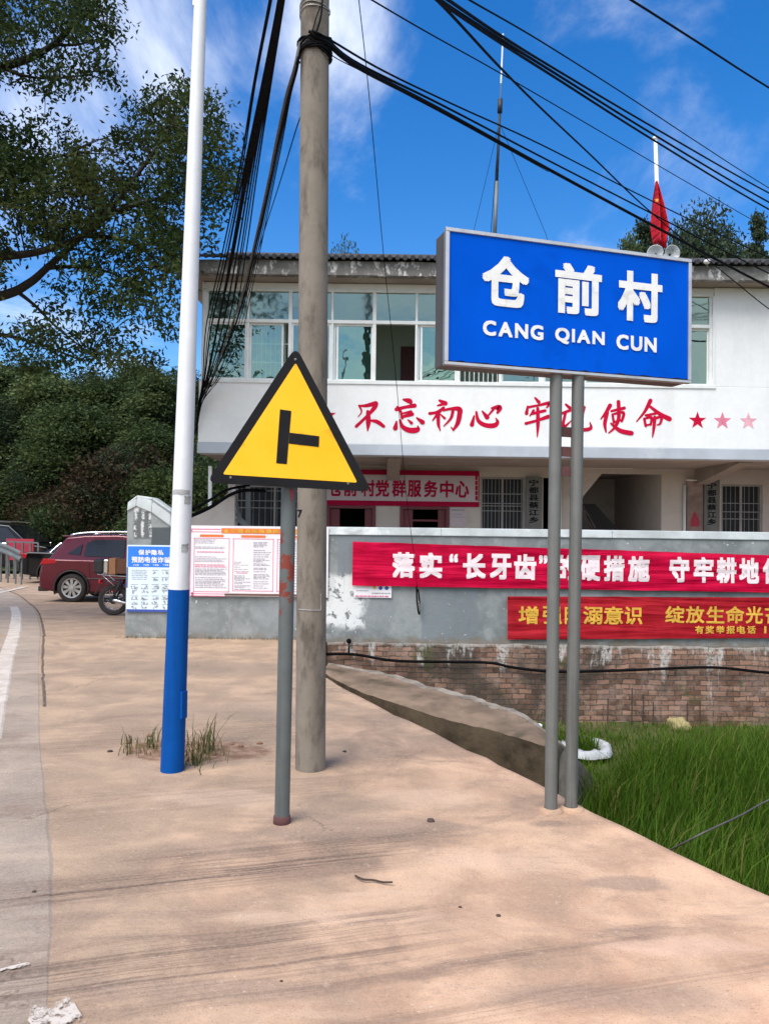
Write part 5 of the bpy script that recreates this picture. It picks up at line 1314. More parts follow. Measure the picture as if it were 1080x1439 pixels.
# ------------------------------------------------------------------ on the roof
def roof_things():
    Y = 15.5; b = P(693.5, 345, Y); zt_ = P(706, 47, Y).z
    t = thing('antenna_mast', 'thin guyed antenna mast with white whip rising above the office roof', 'antenna', b)
    A = lambda py: P(694 + (345 - py) * .042, py, Y)
    MB().tube([A(352), A(255)], .040, 8).build('lower_mast', M['rail'], t, smooth=True); MB().tube([A(256), A(158)], .028, 8).build('upper_mast', M['plastic'], t, smooth=True)
    MB().tube([A(158), A(139)], .05, 8).build('coil_box', M['plastic'], t, smooth=True); MB().tube([A(140), A(116)], .012, 6).build('whip_stem', M['rail'], t); MB().tube([A(117), A(47)], .018, 6).build('whip', M['white_metal'], t)
    for px, py in ((664, 330), (767, 330), (689, 330)): MB().tube([A(172), P(px, py, Y + (.5 if px != 689 else -.5)), P(px + (px - 700) * .12, 360, Y)], .006, 4).build('guy_wire', M['cable'], t)
    # flagpole and flag
    Y = 14.6; t = thing('flagpole', 'slim white flagpole standing behind the office roof edge', 'flagpole', P(925.5, 370, Y))
    MB().tube([P(926, 372, Y), P(920.5, 196, Y)], [.05, .036], 10).build('pole', M['white_metal'], t, smooth=True); mb = MB(); mb.sphere(P(920.4, 194, Y), .055); mb.build('finial', M['white_metal'], t, smooth=True)
    outline = [(256, 919.5, 921.5), (266, 918.5, 924.5), (280, 917, 928), (300, 916.5, 933.5), (315, 916, 938.5), (323, 916.5, 942), (331, 917.5, 938), (341, 919, 936), (350, 929, 934.5)]
    mb = MB(); nu, nv = 30, 30
    def f(u, v):
        py = 256 + (350 - 256) * v; l = np.interp(py, [o[0] for o in outline], [o[1] for o in outline]); r = np.interp(py, [o[0] for o in outline], [o[2] for o in outline])
        px = l + (r - l) * u; q = P(px, py, Y); amp = .13 * min(1, (r - l) / 16)
        return q + Vector((0, -.06 + amp * math.sin(u * 13 + v * 2.5) + .03 * math.sin(u * 5 + 2), 0))
    mb.grid(f, nu, nv); o = mb.build('flag', M['flag'], smooth=True); tag(o, 'limp red flag with a yellow star hanging from the white flagpole', 'flag')
    mb = MB(); c = P(922.5, 281, Y - .23)
    pts = [c + Vector((math.sin(k * math.pi / 5), 0, math.cos(k * math.pi / 5))) * (.045 if k % 2 == 0 else .018) for k in range(10)]; mb.v = [c] + pts; mb.f = [(0, 1 + (i + 1) % 10, 1 + i) for i in range(10)]; mb.build('star', M['gold'], o)
    # horn loudspeakers
    for px, tilt, lab in ((920, -.5, 'round pale loudspeaker horn left of the flagpole foot'), (944.5, .15, 'round pale loudspeaker horn right of the flagpole foot')):
        Yh = 13.6; c = P(px, 355, Yh); t = thing('loudspeaker', lab, 'loudspeaker', c - Vector((0, 0, .5)), 'horn loudspeakers on the roof')
        prof = [(.045, .30), (.06, .16), (.12, .06), (.19, 0), (.20, -.01), (.185, .0), (.11, .07), (.03, .14)]
        mb = MB(); mb.lathe(prof, (0, 0, 0), 'Y', 18)
        rot = Matrix.Rotation(tilt * .9, 3, 'Z') @ Matrix.Rotation(.0, 3, 'X'); mb.v = [c + rot @ (v * .72) for v in mb.v]; mb.build('horn', M['pale_cement'], t, smooth=True)
        mb = MB(); mb.tube([c + rot @ Vector((0, .2, 0)), c + rot @ Vector((0, .42, 0))], .07, 12); mb.build('driver', M['rail'], t, smooth=True)
        MB().tube([c + rot @ Vector((0, .2, -.05)), c + rot @ Vector((0, .2, -.5))], .02, 6).build('bracket', M['rail'], t)
    t = thing('roof_lamp', 'small white lamp at the tiled roof edge right of the blue sign', 'lamp', P(993, 371, 12.45))
    mb = MB(); mb.sphere(P(993, 367.5, 12.45), .055, .055, .04, 12, 8); mb.build('globe', M['white_metal'], t, smooth=True); MB().tube([P(993, 369, 12.45), P(993, 376, 12.5)], .016, 6).build('stem', M['rail'], t)
roof_things()

# ------------------------------------------------------------------ vehicles
def wheel(parent, x, y, z, r, w, spokes=8, side=-1, name='wheel'):
    mb = MB(); a = w / 2
    mb.lathe([(r * .66, -a * .9), (r * .9, -a), (r * .97, -a * .8), (r, -a * .45), (r, a * .45), (r * .97, a * .8), (r * .9, a), (r * .66, a * .9)], (x, y, z), 'Y', 28)
    wh = mb.build(name, M['tyre'], parent, smooth=True, local=True)
    mb = MB(); yo = y + side * a * .80
    mb.lathe([(r * .60, -.01 * side), (r * .70, 0), (r * .68, .012 * side), (r * .60, .006 * side)], (x, yo, z), 'Y', 28, close=True)
    for i in range(spokes):
        t = 2 * math.pi * i / spokes + .2; d = Vector((math.cos(t), 0, math.sin(t))); n = Vector((-math.sin(t), 0, math.cos(t))); c = Vector((x, yo - side * .006, z))
        w0, w1 = r * .06, r * .115
        q = [c + d * r * .1 - n * w0, c + d * r * .1 + n * w0, c + d * r * .63 + n * w1, c + d * r * .63 - n * w1]
        mb.hexa(q, [p + Vector((0, -side * .022, 0)) for p in q])
    mb.lathe([(.001, .012 * side), (r * .16, .010 * side), (r * .16, -.02 * side)], (x, yo, z), 'Y', 14)
    mb.build('rim', M['alloy'], wh, local=True)
    mb = MB(); mb.lathe([(.001, 0), (r * .66, 0)], (x, y + side * a * .35, z), 'Y', 20); mb.build('brake_disc', M['plastic'], wh, local=True)

def car(name, label, loc, L, Wd, prof, belt_pts, roof_pts, arches, wr, paint, glass_panes, spokes, rz=0.0, extras=None, group=None, rail=False):
    """prof: (x, z) side outline below the waist, rear at x = 0, front at x = L; roof_pts: outline of the cabin over it"""
    t = thing(name, label, 'car', loc, group, rz); hw = Wd / 2
    # lower body with wheel arches cut out
    bottom = []
    for (ax, ar) in arches:
        az = wr
        x0 = ax - math.sqrt(max(ar * ar - (az - .24) ** 2, 0)); x1 = 2 * ax - x0
        bottom.append((x0, .24)); a0 = math.atan2(.24 - az, x0 - ax); a1 = math.atan2(.24 - az, x1 - ax)
        if a0 < 0: a0 += 2 * math.pi
        for i in range(1, 12): a = a0 + (a1 - a0) * i / 12; bottom.append((ax + ar * math.cos(a), az + ar * math.sin(a)))
        bottom.append((x1, .24))
    out = bottom + [p for p in prof]
    n = len(out); mb = MB()
    sec = [(-hw + .05, .985), (-hw, 1.0), (hw, 1.0), (hw - .05, .985)]
    ins = lambda p: .012 if p[1] > .5 else .03
    cx = L / 2
    mb.v = []
    for (y, s) in ((-hw, 0), (hw, 0)):
        for p in out: mb.v.append(Vector((p[0], y, p[1])))
    mb.f = [tuple(range(n)), tuple(reversed(range(n, 2 * n)))]
    for i in range(n): j = (i + 1) % n; mb.f.append((i, n + i, n + j, j))
    o = mb.build('body', paint, t, local=True, bevel=.045); o.modifiers['bevel'].segments = 3; o.modifiers['bevel'].angle_limit = R(25); autosmooth(o, 60)
    # cabin: waist outline drawn in to the roof outline
    mb = MB(); k = len(belt_pts); ty = hw - .17; by = hw - .02
    lo = [Vector((x, -by, z)) for x, z in belt_pts] + [Vector((x, by, z)) for x, z in reversed(belt_pts)]
    hi = [Vector((x, -ty, z)) for x, z in roof_pts] + [Vector((x, ty, z)) for x, z in reversed(roof_pts)]
    m = 2 * k; mb.v = lo + hi; mb.f = [(i, (i + 1) % m, m + (i + 1) % m, m + i) for i in range(m)]
    for i in range(k - 1): mb.f.append((m + i, m + i + 1, m + (m - 2 - i), m + (m - 1 - i)))
    c = mb.build('cabin', paint, t, local=True, bevel=.05); c.modifiers['bevel'].segments = 3; c.modifiers['bevel'].angle_limit = R(18); autosmooth(c, 60)
    for (q, nm) in glass_panes:                            # side glass given in side view
        for s in (-1, 1):
            mb = MB(); pts = []
            for x, z in q:
                zl = np.interp(x, [p[0] for p in belt_pts], [p[1] for p in belt_pts]); zh = max(np.interp(x, [p[0] for p in roof_pts], [p[1] for p in roof_pts]), zl + .2)
                f = (z - zl) / (max(p[1] for p in roof_pts) - zl); pts.append(Vector((x, s * (by + (ty - by) * f + .012), z)))
            mb.prism(pts if s < 0 else pts[::-1], (0, -s * -.006, 0)); mb.build(nm, M['car_glass'], t, local=True)
    # front and rear screens
    for i0, nm in ((0, 'rear_screen'), (k - 1, 'windscreen')):
        a, b = lo[i0], hi[i0]; mb = MB(); d = -1 if i0 == 0 else 1; e = Vector((.014 * d, 0, .012))
        A = lambda f, s: a * (1 - f) + b * f
        p = [A(.10, 0), A(.90, 0)]
        mb.quad(*( [Vector((p[0].x, -(by - .10), p[0].z)) + e, Vector((p[0].x, by - .10, p[0].z)) + e, Vector((p[1].x, ty - .03, p[1].z)) + e, Vector((p[1].x, -(ty - .03), p[1].z)) + e]))
        mb.build(nm, M['car_glass'], t, local=True)
    for (ax, ar) in arches:
        for s in (-1, 1):
            wheel(t, ax, s * (hw - .10), wr, wr, .21, spokes, s)
            mb = MB(); pp = []
            for i in range(13):
                a = math.pi * (-.12 + 1.24 * i / 12); pp.append(Vector((ax + math.cos(a) * (ar + .012), s * (hw + .004), wr + math.sin(a) * (ar + .012))))
            mb.tube(pp, .022, 6); mb.build('arch_trim', M['plastic'], t, smooth=True, local=True)
    mb = MB(); mb.box(.3, L - .3, -hw + .12, hw - .12, .20, .42); mb.build('underbody', M['plastic'], t, local=True)
    if extras: extras(t, hw, by, ty)
    return t

def red_extras(t, hw, by, ty):
    for s in (-1, 1):
        mb = MB(); mb.prism([Vector((-.015, s * (hw + .006), .86)), Vector((.36, s * (hw + .006), .90)), Vector((.33, s * (hw + .006), .99)), Vector((.06, s * (hw + .006), 1.0))], (0, -s * .12, 0)); mb.build('tail_lamp', M['lamp_red'], t, local=True, bevel=.008)
        mb = MB(); mb.tube(smooth_path([(.62, s * ty, 1.545), (1.0, s * ty, 1.60), (1.9, s * ty, 1.625), (2.9, s * ty, 1.57), (3.05, s * ty, 1.53)], 4), .024, 6); mb.build('roof_rail', M['chrome'], t, smooth=True, local=True)
        mb = MB(); mb.tube([(1.25, s * (hw + .025), .93), (1.43, s * (hw + .025), .94)], .015, 6); mb.tube([(2.35, s * (hw + .025), .93), (2.53, s * (hw + .025), .94)], .015, 6); mb.build('handle', M['chrome'], t, smooth=True, local=True)
        for x in (1.17, 2.2, 3.15):
            mb = MB(); mb.tube([(x, s * (hw + .001), .32), (x - .06, s * (hw + .001), .94)], .006, 4); mb.build('door_seam', M['plastic'], t, local=True)
        mb = MB(); mb.tube([(1.02, s * (hw + .004), .55), (3.1, s * (hw + .004), .58)], .014, 5); mb.build('side_trim', M['plastic'], t, local=True)
        mb = MB(); mb.sphere((3.0, s * (hw + .09), 1.02), .07, .09, .065); mb.build('mirror', M['car_red'], t, smooth=True, local=True)
        mb = MB(); mb.prism([Vector((4.08, s * (hw - .02), .72)), Vector((3.75, s * (hw + .005), .78)), Vector((3.72, s * (hw + .005), .86)), Vector((4.02, s * (hw - .02), .86))], (0, -s * .1, 0)); mb.build('headlight', M['chrome'], t, local=True)
    mb = MB(); mb.box(-.06, .12, -hw + .08, hw - .08, .36, .60); mb.build('bumper', M['car_red'], t, local=True, bevel=.04)
    mb = MB(); mb.box(-.07, .16, -hw + .06, hw - .06, .25, .37); mb.build('bumper_skirt', M['plastic'], t, local=True, bevel=.02)
    mb = MB(); mb.box(.40, .68, -ty + .05, ty - .05, 1.50, 1.53); mb.build('spoiler', M['car_red'], t, local=True, bevel=.012)
rx = P(57, 800, 17.6).x
car('parked_car', 'dark red hatchback with roof rails parked beside the yard wall, tail towards the road', (rx, 18.45, zt(18.0)), 4.15, 1.75,
    [(4.12, .30), (4.15, .62), (4.02, .84), (3.2, .985), (2.0, .97), (.9, .985), (.12, 1.0), (.0, .82), (-.03, .52), (.02, .30)],
    [(.16, .98), (.62, .98), (2.0, .965), (3.28, .96)], [(.52, 1.50), (.98, 1.555), (1.7, 1.57), (2.45, 1.50)], [(.72, .385), (3.36, .385)], .335, M['car_red'],
    [([(.98, 1.07), (1.9, 1.04), (1.9, 1.44), (1.2, 1.44), (1.02, 1.36)], 'side_window'), ([(1.98, 1.04), (3.0, 1.03), (2.42, 1.41), (1.98, 1.44)], 'side_window'), ([(.60, 1.12), (.90, 1.09), (.92, 1.34)], 'quarter_window')], 9, 0.0, red_extras)
def black_extras(t, hw, by, ty):
    for s in (-1, 1):
        mb = MB(); mb.prism([Vector((-.02, s * (hw + .006), .78)), Vector((.20, s * (hw + .006), .80)), Vector((.24, s * (hw + .006), .93)), Vector((.03, s * (hw + .006), .95))], (0, -s * .3, 0)); mb.build('tail_lamp', M['lamp_red'], t, local=True, bevel=.008)
        mb = MB(); mb.tube(smooth_path([(.95, s * (by - .01), .98), (1.35, s * (ty + .03), 1.33), (2.0, s * (ty + .025), 1.40), (2.9, s * (ty + .03), 1.34)], 4), .018, 5); mb.build('window_trim', M['chrome'], t, local=True)
        mb = MB(); mb.tube([(1.5, s * (hw + .02), .86), (1.7, s * (hw + .02), .86)], .014, 5); mb.tube([(2.5, s * (hw + .02), .86), (2.7, s * (hw + .02), .86)], .014, 5); mb.build('handle', M['chrome'], t, local=True)
    mb = MB(); mb.box(-.06, .1, -hw + .08, hw - .08, .32, .56); mb.build('bumper', M['car_black'], t, local=True, bevel=.04)
    mb = MB(); mb.tube([(-.02, -hw + .2, .44), (-.02, hw - .2, .44)], .018, 5); mb.build('bumper_trim', M['chrome'], t, local=True)
sx = P(27, 790, 24.2).x
car('parked_car', 'black saloon car parked behind the dark red hatchback, red tail lamp showing', (sx, 25.1, zt(25)), 4.8, 1.8,
    [(4.75, .30), (4.8, .55), (4.65, .74), (3.5, .93), (2.2, .93), (1.0, .985), (.30, .995), (.10, .96), (.0, .84), (-.05, .66), (-.03, .48), (.10, .28)],
    [(.72, .975), (1.2, .965), (2.2, .93), (3.6, .92)], [(1.42, 1.38), (1.75, 1.43), (2.3, 1.445), (2.8, 1.40)], [(.95, .37), (3.8, .37)], .325, M['car_black'],
    [([(1.32, 1.0), (2.15, .98), (2.15, 1.36), (1.62, 1.34)], 'side_window'), ([(2.22, .98), (3.25, .97), (2.75, 1.34), (2.22, 1.36)], 'side_window')], 10, 0.0, black_extras)
def van_extras(t, hw, by, ty):
    for s in (-1, 1):
        mb = MB(); mb.tube([(.5, s * (by + .01), 1.10), (3.9, s * (by + .01), 1.08)], .022, 5); mb.build('window_trim', M['chrome'], t, local=True)
        mb = MB(); mb.tube(smooth_path([(.6, s * ty, 1.86), (1.8, s * ty, 1.93), (3.1, s * ty, 1.88)], 4), .018, 5); mb.build('roof_rail', M['plastic'], t, local=True)
        mb = MB(); mb.sphere((3.75, s * (hw + .1), 1.12), .08, .1, .08); mb.build('mirror', M['car_black'], t, smooth=True, local=True)
        mb = MB(); mb.prism([Vector((4.66, s * (hw - .02), .75)), Vector((4.3, s * (hw + .005), .82)), Vector((4.3, s * (hw + .005), .92)), Vector((4.6, s * (hw - .02), .92))], (0, -s * .1, 0)); mb.build('headlight', M['chrome'], t, local=True)
vx = P(46, 745, 29.2).x - 3.95
car('parked_car', 'tall black off-road car with roof rails beyond the guard rail at far left', (vx, 30.0, zt(30) + .06), 4.7, 1.9,
    [(4.68, .34), (4.7, .72), (4.55, .98), (3.9, 1.06), (2.0, 1.07), (.1, 1.08), (.0, .86), (-.03, .55), (.02, .34)],
    [(.06, 1.07), (.6, 1.07), (2.2, 1.06), (3.95, 1.05)], [(.3, 1.80), (.7, 1.85), (2.0, 1.87), (3.05, 1.78)], [(.85, .43), (3.75, .43)], .37, M['car_black'],
    [([(.5, 1.16), (1.4, 1.15), (1.4, 1.70), (.62, 1.70)], 'side_window'), ([(1.48, 1.15), (2.45, 1.14), (2.45, 1.71), (1.48, 1.70)], 'side_window'), ([(2.53, 1.14), (3.55, 1.13), (3.0, 1.66), (2.53, 1.71)], 'side_window')], 8, 0.0, van_extras)

def motorbike():
    x0 = P(160, 838, 14.1).x; t = thing('motorcycle', 'parked motorcycle with chrome exhaust and rear rack beside the yard wall end', 'motorcycle', (x0, 14.1, zt(14.1)))
    r = .285
    for x in (0, 1.26):
        mb = MB(); mb.lathe([(r - .09, -.03), (r - .05, -.045), (r - .015, -.04), (r, -.015), (r, .015), (r - .015, .04), (r - .05, .045), (r - .09, .03)], (x, 0, r), 'Y', 32); w = mb.build('wheel', M['tyre'], t, smooth=True, local=True)
        mb = MB(); mb.lathe([(r - .092, -.028), (r - .075, -.034), (r - .075, .034), (r - .092, .028)], (x, 0, r), 'Y', 32, close=True)
        for i in range(18):
            a = 2 * math.pi * i / 18; mb.tube([(x + .03 * math.cos(a + .5), (-1) ** i * .03, r + .03 * math.sin(a + .5)), (x + (r - .085) * math.cos(a), 0, r + (r - .085) * math.sin(a))], .0035, 4)
        mb.build('rim', M['chrome'], w, smooth=True, local=True)
        mb = MB(); mb.lathe([(.001, -.07), (.05, -.07), (.075, -.04), (.075, .04), (.05, .07), (.001, .07)], (x, 0, r), 'Y', 16); mb.build('hub', M['plastic'], w, local=True)
    mb = MB(); mb.grid(lambda u, v: (math.cos(R(15 + 150 * u)) * (r + .05) - .02, -.06 + .12 * v, r + math.sin(R(15 + 150 * u)) * (r + .05) + .012 * math.sin(math.pi * v)), 16, 4); mb.build('rear_fender', M['car_black'], t, smooth=True, local=True)
    mb = MB(); mb.grid(lambda u, v: (1.26 + math.cos(R(5 + 140 * u)) * (r + .04), -.05 + .10 * v, r + math.sin(R(5 + 140 * u)) * (r + .04) + .01 * math.sin(math.pi * v)), 16, 4); mb.build('front_fender', M['chrome'], t, smooth=True, local=True)
    mb = MB(); 
    for s in (-.05, .05): mb.tube(smooth_path([(1.26, s * 1.6, r), (1.10, s * 1.6, .72), (1.02, s * 1.4, .95)], 3), .022, 8)
    mb.build('fork', M['chrome'], t, smooth=True, local=True)
    mb = MB(); mb.tube(smooth_path([(.28, 0, .66), (.7, 0, .62), (1.02, 0, .86)], 4), .03, 8); mb.tube(smooth_path([(1.0, 0, .8), (.86, 0, .35), (.45, 0, .28), (.35, 0, .6)], 4), .022, 8)
    for s in (-.11, .11): mb.tube([(0, s, r), (.45, s, .36)], .018, 8); mb.tube([(.02, s, r + .03), (.16, s, .66)], .022, 8)
    mb.build('frame', M['plastic'], t, smooth=True, local=True)
    mb = MB(); mb.box(.48, .82, -.13, .13, .26, .50); mb.tube([(.68, 0, .45), (.78, 0, .66)], .085, 12); mb.build('engine', M['rail'], t, local=True, bevel=.02)
    mb = MB(); mb.sphere((.80, 0, .78), .25, .13, .12, 16, 10); mb.build('fuel_tank', M['car_black'], t, smooth=True, local=True)
    mb = MB(); mb.sphere((.33, 0, .745), .36, .12, .055, 16, 8); mb.build('seat', M['plastic'], t, smooth=True, local=True)
    mb = MB(); mb.tube(smooth_path([(.86, -.36, 1.06), (.97, -.22, 1.10), (1.0, 0, 1.0), (.97, .22, 1.10), (.86, .36, 1.06)], 5), .014, 8); mb.build('handlebar', M['chrome'], t, smooth=True, local=True)
    mb = MB(); mb.sphere((1.12, 0, .92), .07, .085, .085); mb.build('headlight', M['chrome'], t, smooth=True, local=True)
    mb = MB(); mb.tube(smooth_path([(.72, -.14, .32), (.55, -.16, .24), (.3, -.17, .245), (.05, -.17, .30)], 4), [.022] * 9 + [.038] * 4, 10); mb.build('exhaust', M['chrome'], t, smooth=True, local=True)
    mb = MB()
    for s in (-.13, .13): mb.tube(smooth_path([(.30, s, .72), (-.05, s, .74), (-.26, s, .76)], 3), .012, 6); mb.tube([(-.18, s, .75), (.05, s, .55)], .010, 6)
    for x in (-.24, -.1, .05): mb.tube([(x, -.13, .75), (x, .13, .75)], .010, 6)
    mb.build('rack', M['chrome'], t, smooth=True, local=True)
    mb = MB(); mb.box(-.27, -.22, -.07, .07, .58, .66); mb.build('tail_lamp', M['lamp_red'], t, local=True, bevel=.015)
    z = zt(14.1) + .765
    o = MB(); o.box(x0 - .30, x0 - .12, 13.85, 14.13, z + .01, z + .27); b = o.build('rear_box', M['plastic'], bevel=.035)
    o2 = MB(); o2.box(x0 - .118, x0 - .03, 13.86, 14.12, z + .012, z + .265); o2.build('bright_lid', M['chrome'], b, bevel=.02)
    tag(b, 'black rear box with bright metal end on the motorcycle rack', 'box')
    o = MB(); o.box(x0 - .02, x0 + .10, 13.86, 14.14, z + .0, z + .29); tag(o.build('carton', M['carton'], bevel=.006), 'small light brown carton strapped on the motorcycle rack', 'carton')
    o = MB(); o.box(x0 + .105, x0 + .33, 13.88, 14.16, z + .012, z + .28); tag(o.build('carton', M['carton_dark'], bevel=.006), 'darker brown carton next to the light one on the motorcycle', 'carton')
motorbike()

def guard_rail():
    pts = smooth_path([P(-70, 758, 27), P(-20, 764, 25.5), P(5, 771, 24.4), P(29, 782, 23.4)], 5); t = thing('guard_rail', 'grey steel guard rail curving along the road at far left', 'guard rail', (pts[-1].x, pts[-1].y, zt(pts[-1].y)))
    mb = MB(); prof = [(-.16, 0), (-.12, .03), (-.07, .03), (-.03, -.02), (.03, -.02), (.07, .03), (.12, .03), (.16, 0)]
    for i, p in enumerate(pts):
        d = (pts[min(i + 1, len(pts) - 1)] - pts[max(i - 1, 0)]); n = Vector((d.y, -d.x, 0)).normalized()
        for h, o in prof: mb.v.append(p + Vector((0, 0, h)) + n * o)
    for i in range(len(pts) - 1):
        for k in range(7): q = 8 * i + k; mb.f.append((q, q + 8, q + 9, q + 1))
    mb.build('beam', M['rail'], t)
    for i in (1, 4, 7, 9, 11, 13, 15): p = pts[min(i, len(pts) - 1)]; mb = MB(); mb.tube([(p.x, p.y + .08, zt(p.y) - .1), (p.x, p.y + .08, p.z + .08)], .026, 8); mb.build('post', M['rail'], t)
    a, b = P(10, 761, 26.2), P(54, 763, 26.0); t = thing('fence', 'low grey metal fence in front of the red board at far left', 'fence', ((a.x + b.x) / 2, a.y, zt(26)))
    MB().bar(a, b, .05).build('top_rail', M['rail'], t)
    for i in range(5): p = a + (b - a) * i / 4; MB().bar((p.x, p.y, zt(p.y)), p, .05).build('post', M['rail'], t)
    a, b = P(8, 775, 27.5), P(47, 775, 27.3); t = thing('board', 'low red board standing behind the grey metal fence', 'board', ((a.x + b.x) / 2, a.y, zt(27.4)))
    z1 = P(20, 757, 27.5).z; mb = MB(); mb.hexa([(a.x, a.y, a.z - .3), (b.x, b.y, a.z - .3), (b.x, b.y + .05, a.z - .3), (a.x, a.y + .05, a.z - .3)], [(a.x, a.y, z1), (b.x, b.y, z1), (b.x, b.y + .05, z1), (a.x, a.y + .05, z1)]); mb.build('panel', M['redboard'], t)
    for f in (.1, .5, .9): p = a + (b - a) * f; MB().bar((p.x, p.y + .08, zt(27.4)), (p.x, p.y + .08, z1), .05).build('post', M['rail'], t)
guard_rail()

# ------------------------------------------------------------------ foliage
def leaves(centers, size, aspect, droop=0.25, outward=None, out_w=0.0, rng=RNG):
    """pointed leaf blades: 4-corner faces at the given places"""
    n = len(centers); d = rng.normal(size=(n, 3)); d[:, 2] -= droop
    if outward is not None: d += outward * out_w
    d /= np.linalg.norm(d, axis=1, keepdims=True) + 1e-9
    q = rng.normal(size=(n, 3)); s = np.cross(d, q); s /= np.linalg.norm(s, axis=1, keepdims=True) + 1e-9
    L = (size * rng.uniform(.7, 1.3, n))[:, None]; Wd = L * aspect
    bend = np.cross(d, s) * L * .12
    v = np.stack([centers, centers + d * L * .45 + s * Wd * .5 + bend, centers + d * L, centers + d * L * .45 - s * Wd * .5 + bend], 1).reshape(-1, 3)
    f = np.arange(n * 4).reshape(n, 4)
    return v, f

def roadside_tree():
    Y0 = 11.6; root = Vector((-11.6, 12.4, zt(12.4)))
    t = thing('camphor_tree', 'large dark spreading tree reaching over the road from the left', 'tree', root)
    D = {}
    def Q(px, py, dy=0): return P(px, py, Y0 + dy)
    limbs = []
    def limb(pts, r0, r1, k=6):
        p = smooth_path(pts, k); limbs.append((p, [r0 + (r1 - r0) * (i / (len(p) - 1)) ** .8 for i in range(len(p))]))
    crown0 = Vector((-11.3, 12.3, 4.2))
    limb([root - Vector((0, 0, .2)), root + Vector((.05, 0, 1.4)), root + Vector((.2, -.05, 2.9)), crown0], .42, .30)
    a = Q(-120, 440)
    limb([crown0, Vector((-9.4, 12.0, 4.55)), a, Q(0, 416), Q(40, 398), Q(66, 376), Q(100, 345), Q(118, 330)], .11, .035)
    limb([crown0 + Vector((.3, 0, .3)), Vector((-9, 11.8, 5.0)), Q(-60, 368, -.3), Q(10, 360, -.3), Q(60, 352, -.3), Q(118, 330, -.3), Q(150, 300, -.4), Q(180, 262, -.5), Q(215, 215, -.5), Q(245, 175, -.5)], .085, .02)
    limb([Q(118, 330), Q(160, 335, .3), Q(200, 350, .4), Q(235, 385, .4)], .05, .012)
    limb([Q(150, 300, -.4), Q(200, 285, -.2), Q(250, 270, 0), Q(305, 250, 0)], .04, .01)
    limb([Q(66, 376), Q(110, 375, .5), Q(160, 385, .6), Q(215, 420, .7)], .04, .01)
    limb([Q(25, 410), Q(50, 430, .2), Q(80, 460, .3), Q(130, 500, .3)], .035, .01)
    limb([crown0 + Vector((0, 0, .5)), Vector((-9.5, 12.2, 6.5)), Q(-80, 130, .4), Q(0, 95, .3), Q(40, 82, .3), Q(75, 62, .3), Q(110, 30, .3), Q(140, 0, .2)], .12, .02)
    limb([Q(0, 93, .3), Q(30, 105, .2), Q(70, 110, .2), Q(125, 105, .1)], .035, .008)
    limb([Q(75, 62, .3), Q(110, 62, .1), Q(150, 50, 0)], .03, .007)
    limb([crown0 + Vector((0, .1, .4)), Vector((-9.6, 12.4, 5.6)), Q(-70, 280, .5), Q(10, 245, .5), Q(60, 225, .5), Q(100, 215, .5)], .08, .015)
    limb([Q(-120, 440), Q(-60, 470, .2), Q(0, 470, .3), Q(60, 485, .4), Q(110, 505, .5)], .06, .012)
    limb([crown0, Vector((-13.5, 12.6, 5.6)), Vector((-15.5, 12.5, 7))], .2, .04); limb([crown0, Vector((-11, 14.5, 6)), Vector((-10, 16.0, 7.6))], .2, .04); limb([crown0, Vector((-11.2, 10.5, 6)), Vector((-10.6, 9.6, 7.6))], .18, .04)
    mb = MB()
    for p, r in limbs: mb.tube(p, r, 9)
    blobs = [(20, 20, 55, 42, 1), (80, 18, 55, 40, 1.1), (130, 35, 36, 42, 1), (60, 100, 60, 30, .9), (110, 95, 45, 36, .8), (150, 85, 18, 34, .6), (150, 10, 20, 20, .6),
             (15, 212, 40, 34, 1), (25, 260, 50, 45, 1.3), (75, 240, 55, 45, 1.2), (60, 180, 45, 25, .6), (110, 215, 30, 45, .8), (130, 275, 50, 40, 1.2), (170, 230, 45, 45, .7), (205, 180, 45, 45, .9), (250, 150, 48, 36, 1.1), (285, 165, 30, 38, 1), (300, 210, 35, 36, 1.1), (240, 205, 45, 36, 1.2), (270, 250, 52, 38, 1.2), (310, 255, 22, 34, .9), (215, 270, 50, 40, 1.1), (175, 300, 50, 34, 1), (240, 310, 50, 34, 1.1), (285, 295, 24, 30, .8),
             (50, 305, 48, 36, 1.1), (95, 330, 45, 30, 1), (20, 335, 36, 22, .6), (150, 350, 48, 30, 1), (205, 350, 45, 32, 1), (250, 350, 34, 34, .9), (275, 330, 20, 24, .6), (110, 385, 50, 26, .8), (165, 400, 50, 30, 1), (215, 400, 36, 34, .9), (245, 395, 24, 40, .7), (100, 430, 40, 22, .7), (150, 445, 45, 26, .9), (200, 450, 40, 26, .7), (235, 460, 14, 26, .4),
             (30, 475, 50, 18, 1), (85, 478, 45, 20, 1), (135, 490, 45, 24, .9), (25, 505, 50, 18, .9), (80, 508, 40, 14, .6), (185, 490, 30, 18, .6), (215, 500, 18, 14, .3), (160, 515, 30, 10, .4),
             # out of the frame, to the left
             (-70, 60, 90, 70, 1.2), (-60, 220, 80, 80, 1.5), (-70, 360, 80, 60, 1.3), (-160, 140, 90, 90, 1.2), (-170, 300, 90, 90, 1.3), (-80, 480, 70, 30, 1), (-260, 220, 90, 100, 1.2), (-350, 150, 100, 110, 1.2), (-420, 300, 90, 100, 1), (-240, 60, 110, 70, 1), (-60, -40, 120, 50, 1), (100, -45, 80, 34, .8), (-300, -20, 120, 70, 1)]
    ctr = []; twigs = []
    nodes = [q for p, r in limbs[1:] for q in p[2:]]
    s = Y0 / FPX
